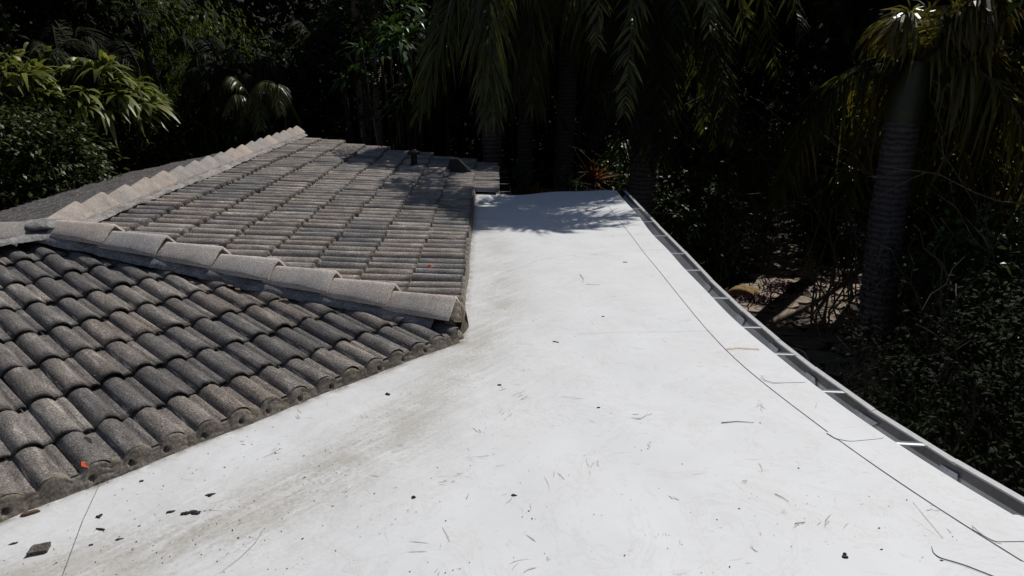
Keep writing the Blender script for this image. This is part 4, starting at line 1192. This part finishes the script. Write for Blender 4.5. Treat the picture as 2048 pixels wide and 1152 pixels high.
# clumping palms on the left
def clump_palm(u_, v_, Y_, n, kind, sc, label, stems=5, h=None):
    c_ = at(u_, v_, Y_); root = empty('clumping_palm', (c_[0], c_[1], GZ), label, 'palm', 'clumping palms behind the tiled roof')
    qb = QB()
    for k in range(stems):
        a = rng.random() * 6.28; tp_ = c_ + np.array([math.cos(a) * .35, math.sin(a) * .35, rng.normal(0, .25)])
        b_ = np.array([c_[0] + math.cos(a) * .12, c_[1] + math.sin(a) * .12, GZ])
        t = np.linspace(0, 1, 12)[:, None]; tube(qb, b_ * (1 - t) + tp_ * t, .025, 7)
        for q_ in range(n // stems):
            f = link('frond', FR[kind][random.choice((0, 0, 1, 5, 1))], root); f.location = Vector(tp_ - np.array([c_[0], c_[1], GZ])); f.rotation_euler = (rng.normal(0, .12), rng.normal(0, .12), rng.random() * 6.28)
            s_ = sc * rng.uniform(.8, 1.2); f.scale = (s_, s_, s_)
    o = link('stems', qb.mesh('stems', M['twigdark']), root); to_local(o, root)
clump_palm(470, 150, 13.5, 20, 'small', 1.1, 'dark feathery clumping palm above the middle of the long ridge')
clump_palm(540, 220, 13.0, 12, 'smallgreen', .8, 'small clumping palm with one lit frond just left of the ridge end')
clump_palm(400, 120, 14.0, 16, 'small', 1.0, 'dark clumping palm below the bamboo')
clump_palm(600, 130, 17.0, 20, 'small', 1.3, 'tall dark clumping palm left of the slender trunks')
clump_palm(100, 95, 13.0, 16, 'small', 1.2, 'dark palm fronds above the strap leaved plants at the far left')
clump_palm(230, 120, 13.0, 10, 'small', 1.1, 'dark palm fronds behind the large strap leaved plant')
clump_palm(1480, 260, 15., 12, 'small', 1.2, 'small dark palm behind the tangled shrubs')
clump_palm(860, 230, 13.6, 10, 'small', 1.0, 'dark fern like palm under the hanging strands')

# ---- strap-leaved rosette plants
def rosettes(u_, v_, Y_, R_, nh, nlv, ll, lw, mat, label, name='strap_leaf_plant', cat='plant', dome=1., group=None, base_z=None, el=.55, droop=.75):
    c_ = at(u_, v_, Y_); bz = GZ if base_z is None else base_z
    root = empty(name, (c_[0], c_[1], bz), label, cat, group)
    H = []
    for k in range(nh):
        d = unit(rng.normal(0, 1, 3)); d[2] = abs(d[2]) * dome - .25 * rng.random(); d = unit(d) if nh > 1 else d * 0
        H.append(c_ + d * R_ * rng.uniform(.55, .9) * np.array([1, 1, .75]))
    H = np.array(H)
    qb = QB(); n = nh * nlv
    O = np.repeat(H, nlv, 0) + rng.normal(0, .015, (n, 3)); a = rng.random(n) * 6.28; e = rng.normal(el, .4, n)
    out = np.repeat(unit(H - c_ + 1e-6), nlv, 0) if nh > 1 else np.zeros((n, 3))
    D = np.stack([np.cos(a) * np.cos(e), np.sin(a) * np.cos(e), np.sin(e)], 1) + out * .7
    D = unit(D); S = np.cross(D, [0, 0, 1.]) + rng.normal(0, .2, (n, 3))
    ribbons(qb, O, D, ll * rng.uniform(.6, 1.15, n), lw * rng.uniform(.75, 1.2, n), droop * rng.uniform(.6, 1.3, n), [.3, .85, 1, .8, .45, .04], side=S)
    o = link('leaves', qb.mesh('leaves', M[mat], True), root); to_local(o, root)
    if True:
        sq = QB()
        for h_ in H[:9]:
            b_ = np.array([c_[0] + rng.normal(0, .1), c_[1] + rng.normal(0, .1), bz]); t = np.linspace(0, 1, 8)[:, None]
            tube(sq, b_ * (1 - t) ** 1.5 + h_ * (1 - (1 - t) ** 1.5), .018, 6)
        o = link('stems', sq.mesh('stems', M['twigdark']), root); to_local(o, root)
    return root
rosettes(188, 208, 12.4, 1.0, 56, 14, .52, .105, 'dracaena', 'large dome of yellow green strap leaves lit by sun above the left roof slope')
rosettes(18, 190, 11.8, .88, 32, 14, .52, .105, 'dracaena', 'yellow green strap leaved plant cut by the left border')
rosettes(75, 148, 12.8, .55, 12, 12, .5, .1, 'dracaena', 'yellow green strap leaves between and behind the two large clumps')
rosettes(325, 205, 13.0, .1, 1, 24, .5, .095, 'dracaena', 'single small strap leaved rosette right of the large dome')
rosettes(790, 105, 14, .85, 18, 13, .5, .075, 'gloss_leaf', 'drooping green strap leaved plant right of the slender palm trunks')
rosettes(835, 215, 13.4, .5, 8, 13, .45, .06, 'shrub_leaf', 'dim strap leaved plant below the drooping one')
rosettes(790, 50, 16.2, .9, 12, 13, .45, .07, 'gloss_leaf', 'strap leaved plant at the top edge beside the thin stem')
rosettes(440, 265, 13.4, .5, 12, 12, .32, .09, 'gloss_leaf', 'glossy hand shaped leaves just above the ridge on the left', droop=.5)
rosettes(720, 165, 14.5, .4, 7, 12, .3, .06, 'gloss_leaf', 'low leafy tuft at the foot of the slender trunks')
rosettes(1188, 362, 11.6, .1, 1, 60, .5, .036, 'red_leaf', 'spiky orange red plant behind the far roof edge', name='cordyline', base_z=None, el=.75, droop=.25)
rosettes(1135, 372, 12.0, .1, 1, 50, .32, .03, 'cyan_leaf', 'blue green spiky tuft left of the orange red plant', name='yucca', el=.8, droop=.15)
rosettes(1158, 386, 11.8, .08, 1, 30, .3, .03, 'dracaena', 'small yellow spiky tuft behind the far roof edge', name='yucca', el=.8, droop=.15)
rosettes(1075, 392, 11.6, .1, 1, 30, .26, .025, 'red_leaf', 'short brownish spiky tuft against the red fence', name='yucca', el=.8, droop=.15)
c_ = onz(1565, 577, GZ + .15)
for k, (u_, v_, R_, lab) in enumerate([(1566, 577, .25, 'dark purple spiky plant in the middle of the stone path'), (1508, 602, .22, 'dark purple spiky plant beside the gutter end of the stone path')]):
    c_ = onz(u_, v_, GZ + .15)
    root = empty('purple_plant', c_, lab, 'plant')
    qb = QB(); n = 260; O = c_ + rng.normal(0, 1, (n, 3)) * np.array([R_, R_ * .8, .03]); a = rng.random(n) * 6.28; e = rng.uniform(.3, 1.3, n)
    O[:, 2] = GZ + .15
    ribbons(qb, O, np.stack([np.cos(a) * np.cos(e), np.sin(a) * np.cos(e), np.sin(e)], 1), .24, .03, .35, STRAP)
    o = link('leaves', qb.mesh('leaves', M['purple_leaf'], True), root); to_local(o, root)
bm = bmesh.new(); bmesh.ops.create_icosphere(bm, subdivisions=3, radius=1)
for vv in bm.verts: vv.co = Vector((vv.co.x * .3, vv.co.y * .22, vv.co.z * .16)) * (1 + .12 * math.sin(vv.co.x * 5 + vv.co.y * 7))
me = bpy.data.meshes.new('rock'); bm.to_mesh(me); bm.free(); me.materials.append(M['rock']); set_smooth(me)
o = link('rock', me); P = onz(1487, 588, GZ + .2); o.location = P; tag(o, 'yellowish rock half hidden by leaves at the edge of the stone path', 'rock')

# ---- shrubs
shrub('leafy_shrub', 'dense small leaved shrub with reddish tips at the left border', 'shrub', at(45, 320, 10.8), (1.0, .8, .72), 9500, .10, .05, 'shrub_leaf', nclump=190, shell=.5)
shrub('leafy_shrub', 'low small leaved shrub where the far roof slope meets the left border', 'shrub', at(60, 425, 10.2), (.9, .5, .5), 4500, .09, .045, 'shrub_leaf', nclump=120, shell=.5)
shrub('leafy_shrub', 'mixed climbing foliage between strap plants and ridge', 'shrub', at(330, 275, 13.6), (1.1, .8, .75), 5200, .10, .05, 'shrub_leaf', nclump=120, shell=.5)
shrub('leafy_shrub', 'leafy bush close to the far side of the long ridge', 'shrub', at(430, 265, 14.0), (.9, .7, .7), 4200, .12, .06, 'gloss_leaf', nclump=90, shell=.5)
shrub('leafy_shrub', 'low leaves rising along the top of the far roof slope', 'shrub', at(250, 330, 12.7), (1.0, .5, .5), 3000, .10, .05, 'shrub_leaf', nclump=80, shell=.5)
shrub('bamboo', 'feathery mid green bamboo at the top left', 'bamboo', at(290, 20, 16), (2.2, 1.2, 1.9), 15000, .13, .018, 'bamboo', nclump=240, shell=.3, droop=.7, stems=10, sr=.02)
shrub('leafy_shrub', 'yellow green bush at the top edge right of the bamboo', 'shrub', at(500, 10, 18), (2.0, 1.2, .9), 6500, .12, .055, 'shrub_leaf', nclump=110, shell=.3)
shrub('leafy_shrub', 'bush with a few bright leaves left of the slender trunks', 'shrub', at(640, 25, 17), (1.0, .8, .9), 3000, .13, .06, 'gloss_leaf', nclump=60, shell=.3)
shrub('leafy_shrub', 'sunlit green bush left of the thick ringed trunk', 'shrub', at(1243, 350, 12.9), (.36, .4, .55), 1900, .085, .042, 'gloss_leaf', nclump=60, shell=.4)
shrub('leafy_shrub', 'thin green shoots against the red fence', 'shrub', at(1030, 372, 12.2), (.3, .3, .35), 700, .09, .04, 'gloss_leaf', nclump=22)
# tangled right side
def tangle(u_, v_, Y_, rad, nl, ll, label, mat='shrub_leaf', nclump=None, pale=7, sr=.02, shell=.45):
    return shrub('tangled_shrub', label, 'shrub', at(u_, v_, Y_), rad, nl, ll, ll * .45, mat, 'tangled shrubs right of the gutter', 'twigdark' if mat == 'dark_leaf' else 'branch', nclump, pale, sr, None, shell, .3)
tangle(1400, 330, 12.6, (1.2, .9, .9), 5200, .10, 'tangled shrub with pale branches right of the thick ringed trunk')
tangle(1400, 455, 11.2, (.95, .7, .75), 4600, .10, 'dark tangled shrub just beyond the far part of the gutter')
tangle(1560, 330, 15.8, (1.7, .9, 1.1), 5200, .10, 'tangled shrub in the middle between the two big palms')
tangle(1700, 290, 11.6, (.85, .7, .75), 3000, .17, 'bright glossy leaved shrub just left of the leaning palm', 'gloss_leaf', 60)
tangle(1690, 430, 12.2, (.8, .6, .8), 4000, .11, 'leafy shrub behind the stone path')
tangle(1930, 400, 9.6, (1.1, .8, 1.0), 4600, .10, 'tangled shrub with crooked pale branch right of the leaning palm', pale=10, sr=.028)
tangle(2000, 560, 8.0, (.9, .8, .8), 3000, .12, 'shrub with broad leaves at the right border', 'gloss_leaf')
tangle(1880, 620, 7.4, (.85, .8, .8), 3400, .075, 'dark shrub with scattered shiny leaves at the foot of the leaning palm', 'dark_leaf', 60, 3)
tangle(1850, 770, 6.1, (.9, .7, .7), 2900, .065, 'dark small leaved shrub nearest the gutter', 'dark_leaf', 50, 3)
tangle(1990, 750, 5.9, (.8, .7, .7), 2600, .07, 'dark shrub low at the right border', 'dark_leaf', 60, 3)
tangle(1950, 900, 4.9, (.7, .6, .6), 2200, .06, 'darkest shrub beside the near part of the gutter', 'dark_leaf', 50, 3)
tangle(1330, 440, 11.6, (.5, .6, .8), 1800, .09, 'narrow shrub between the ringed trunk and the gutter')

# fence behind the far roof edge
fr_ = empty('garden_fence', (0.4, 13.3, GZ), 'reddish brown board fence just beyond the far edge of the white roof', 'fence')
for k in range(13):
    x0 = -.2 + k * .12
    vs_ = [(x, y, z) for z in (GZ, -.62 + rng.normal(0, .015)) for x, y in ((x0, 13.3), (x0 + .108, 13.3), (x0 + .108, 13.325), (x0, 13.325))]
    o = link('fence_board', pymesh('fence_board', vs_, [(0, 1, 5, 4), (1, 2, 6, 5), (2, 3, 7, 6), (3, 0, 4, 7), (4, 5, 6, 7), (3, 2, 1, 0)], M['fence']), fr_); to_local(o, fr_)

# ---- trees that close the garden and shade it
TG = 'dark trees closing the garden behind'
tl = [(-12, 17, 11, 3.2), (-8.5, 19, 12, 3.2), (-5, 20.5, 13, 3.4), (-1.5, 19.5, 12, 3.2), (2.2, 20, 13, 3.3), (5.8, 19, 12, 3.2), (9.5, 18, 12, 3.3), (12.5, 14.5, 11, 3.2), (11.2, 10.5, 10, 2.8), (-13.5, 12, 10, 3.2), (-10.5, 8.5, 8.5, 2.6),
      (10.4, 12.8, 9.5, 2.3), (3.6, 16.2, 10, 2.5), (-3.4, 17.4, 10, 2.4), (0.2, 16.6, 10, 2.3), (9.2, 6.6, 8.5, 2.3), (15.5, 19, 13, 3.6), (-16.5, 19, 13, 3.6)]
words = ['at the far left corner', 'behind the bamboo', 'behind the clumping palms', 'behind the slender palm trunks', 'behind the dark middle palms', 'behind the brown fronded palm', 'behind the leaning palm', 'at the right border beyond the shrubs', 'right of the golden fronds', 'left of the strap leaved plants', 'close to the left border',
         'between the two big right palms', 'behind the thick ringed trunk', 'behind the end of the ridge', 'behind the hanging green strands', 'beside the near gutter at right', 'far behind at right', 'far behind at left']
for (x, y, h, c_), wd in zip(tl, words):
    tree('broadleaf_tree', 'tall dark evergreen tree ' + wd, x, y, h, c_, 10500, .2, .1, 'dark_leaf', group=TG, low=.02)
# trees added to shade the beds, their crowns overhead and out of frame
for k, (x, y, h, c_) in enumerate([(-7, 15, 10, 3.2), (4, 15.5, 9.5, 2.8), (10, 14, 9, 3.), (6.8, 10.8, 8.2, 2.4), (-9.5, 12.5, 9.5, 3.), (0, 15.2, 9, 3.), (7.6, 17, 11, 3.), (-3, 21, 14, 3.5), (8.8, 8.8, 8, 2.4)]):
    tree('broadleaf_tree', 'added shade tree with its crown out of view ' + ['over the left palms', 'over the thick trunk', 'over the right shrubs', 'over the stone path', 'over the strap leaved plants', 'over the middle palms', 'over the far path', 'far behind the ridge', 'over the near shrubs'][k], x, y, h, c_, 4600, .24, .13, 'dark_leaf', group=TG, low=.5, tr=.11)
# far wood on the rising ground
qb = QB(); n = 26000
a = rng.uniform(-1.25, 1.25, n); rr = rng.uniform(24, 31, n)
P = np.stack([np.sin(a) * rr, 4 + np.cos(a) * rr, rng.uniform(-3, 9, n)], 1)
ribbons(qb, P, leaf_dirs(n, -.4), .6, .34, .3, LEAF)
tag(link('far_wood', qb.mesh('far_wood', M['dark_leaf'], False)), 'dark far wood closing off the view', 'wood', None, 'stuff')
# leaf litter and ground cover
qb = QB(); n = 9000
P = np.stack([rng.uniform(1.8, 9, n), rng.uniform(1, 17, n), np.zeros(n)], 1); P[:, 2] = terr(P[:, 0], P[:, 1]) + .02 + .04 * rng.random(n)
ribbons(qb, P, leaf_dirs(n, .1, .3), .09, .04, .2, LEAF)
tag(link('leaf_litter', qb.mesh('leaf_litter', M['litter'], False)), 'brown leaf litter on the garden soil', 'leaf litter', None, 'stuff')
print('objects', len(bpy.data.objects), 'tris', sum(len(o.data.polygons) * 2 for o in bpy.data.objects if o.type == 'MESH'))
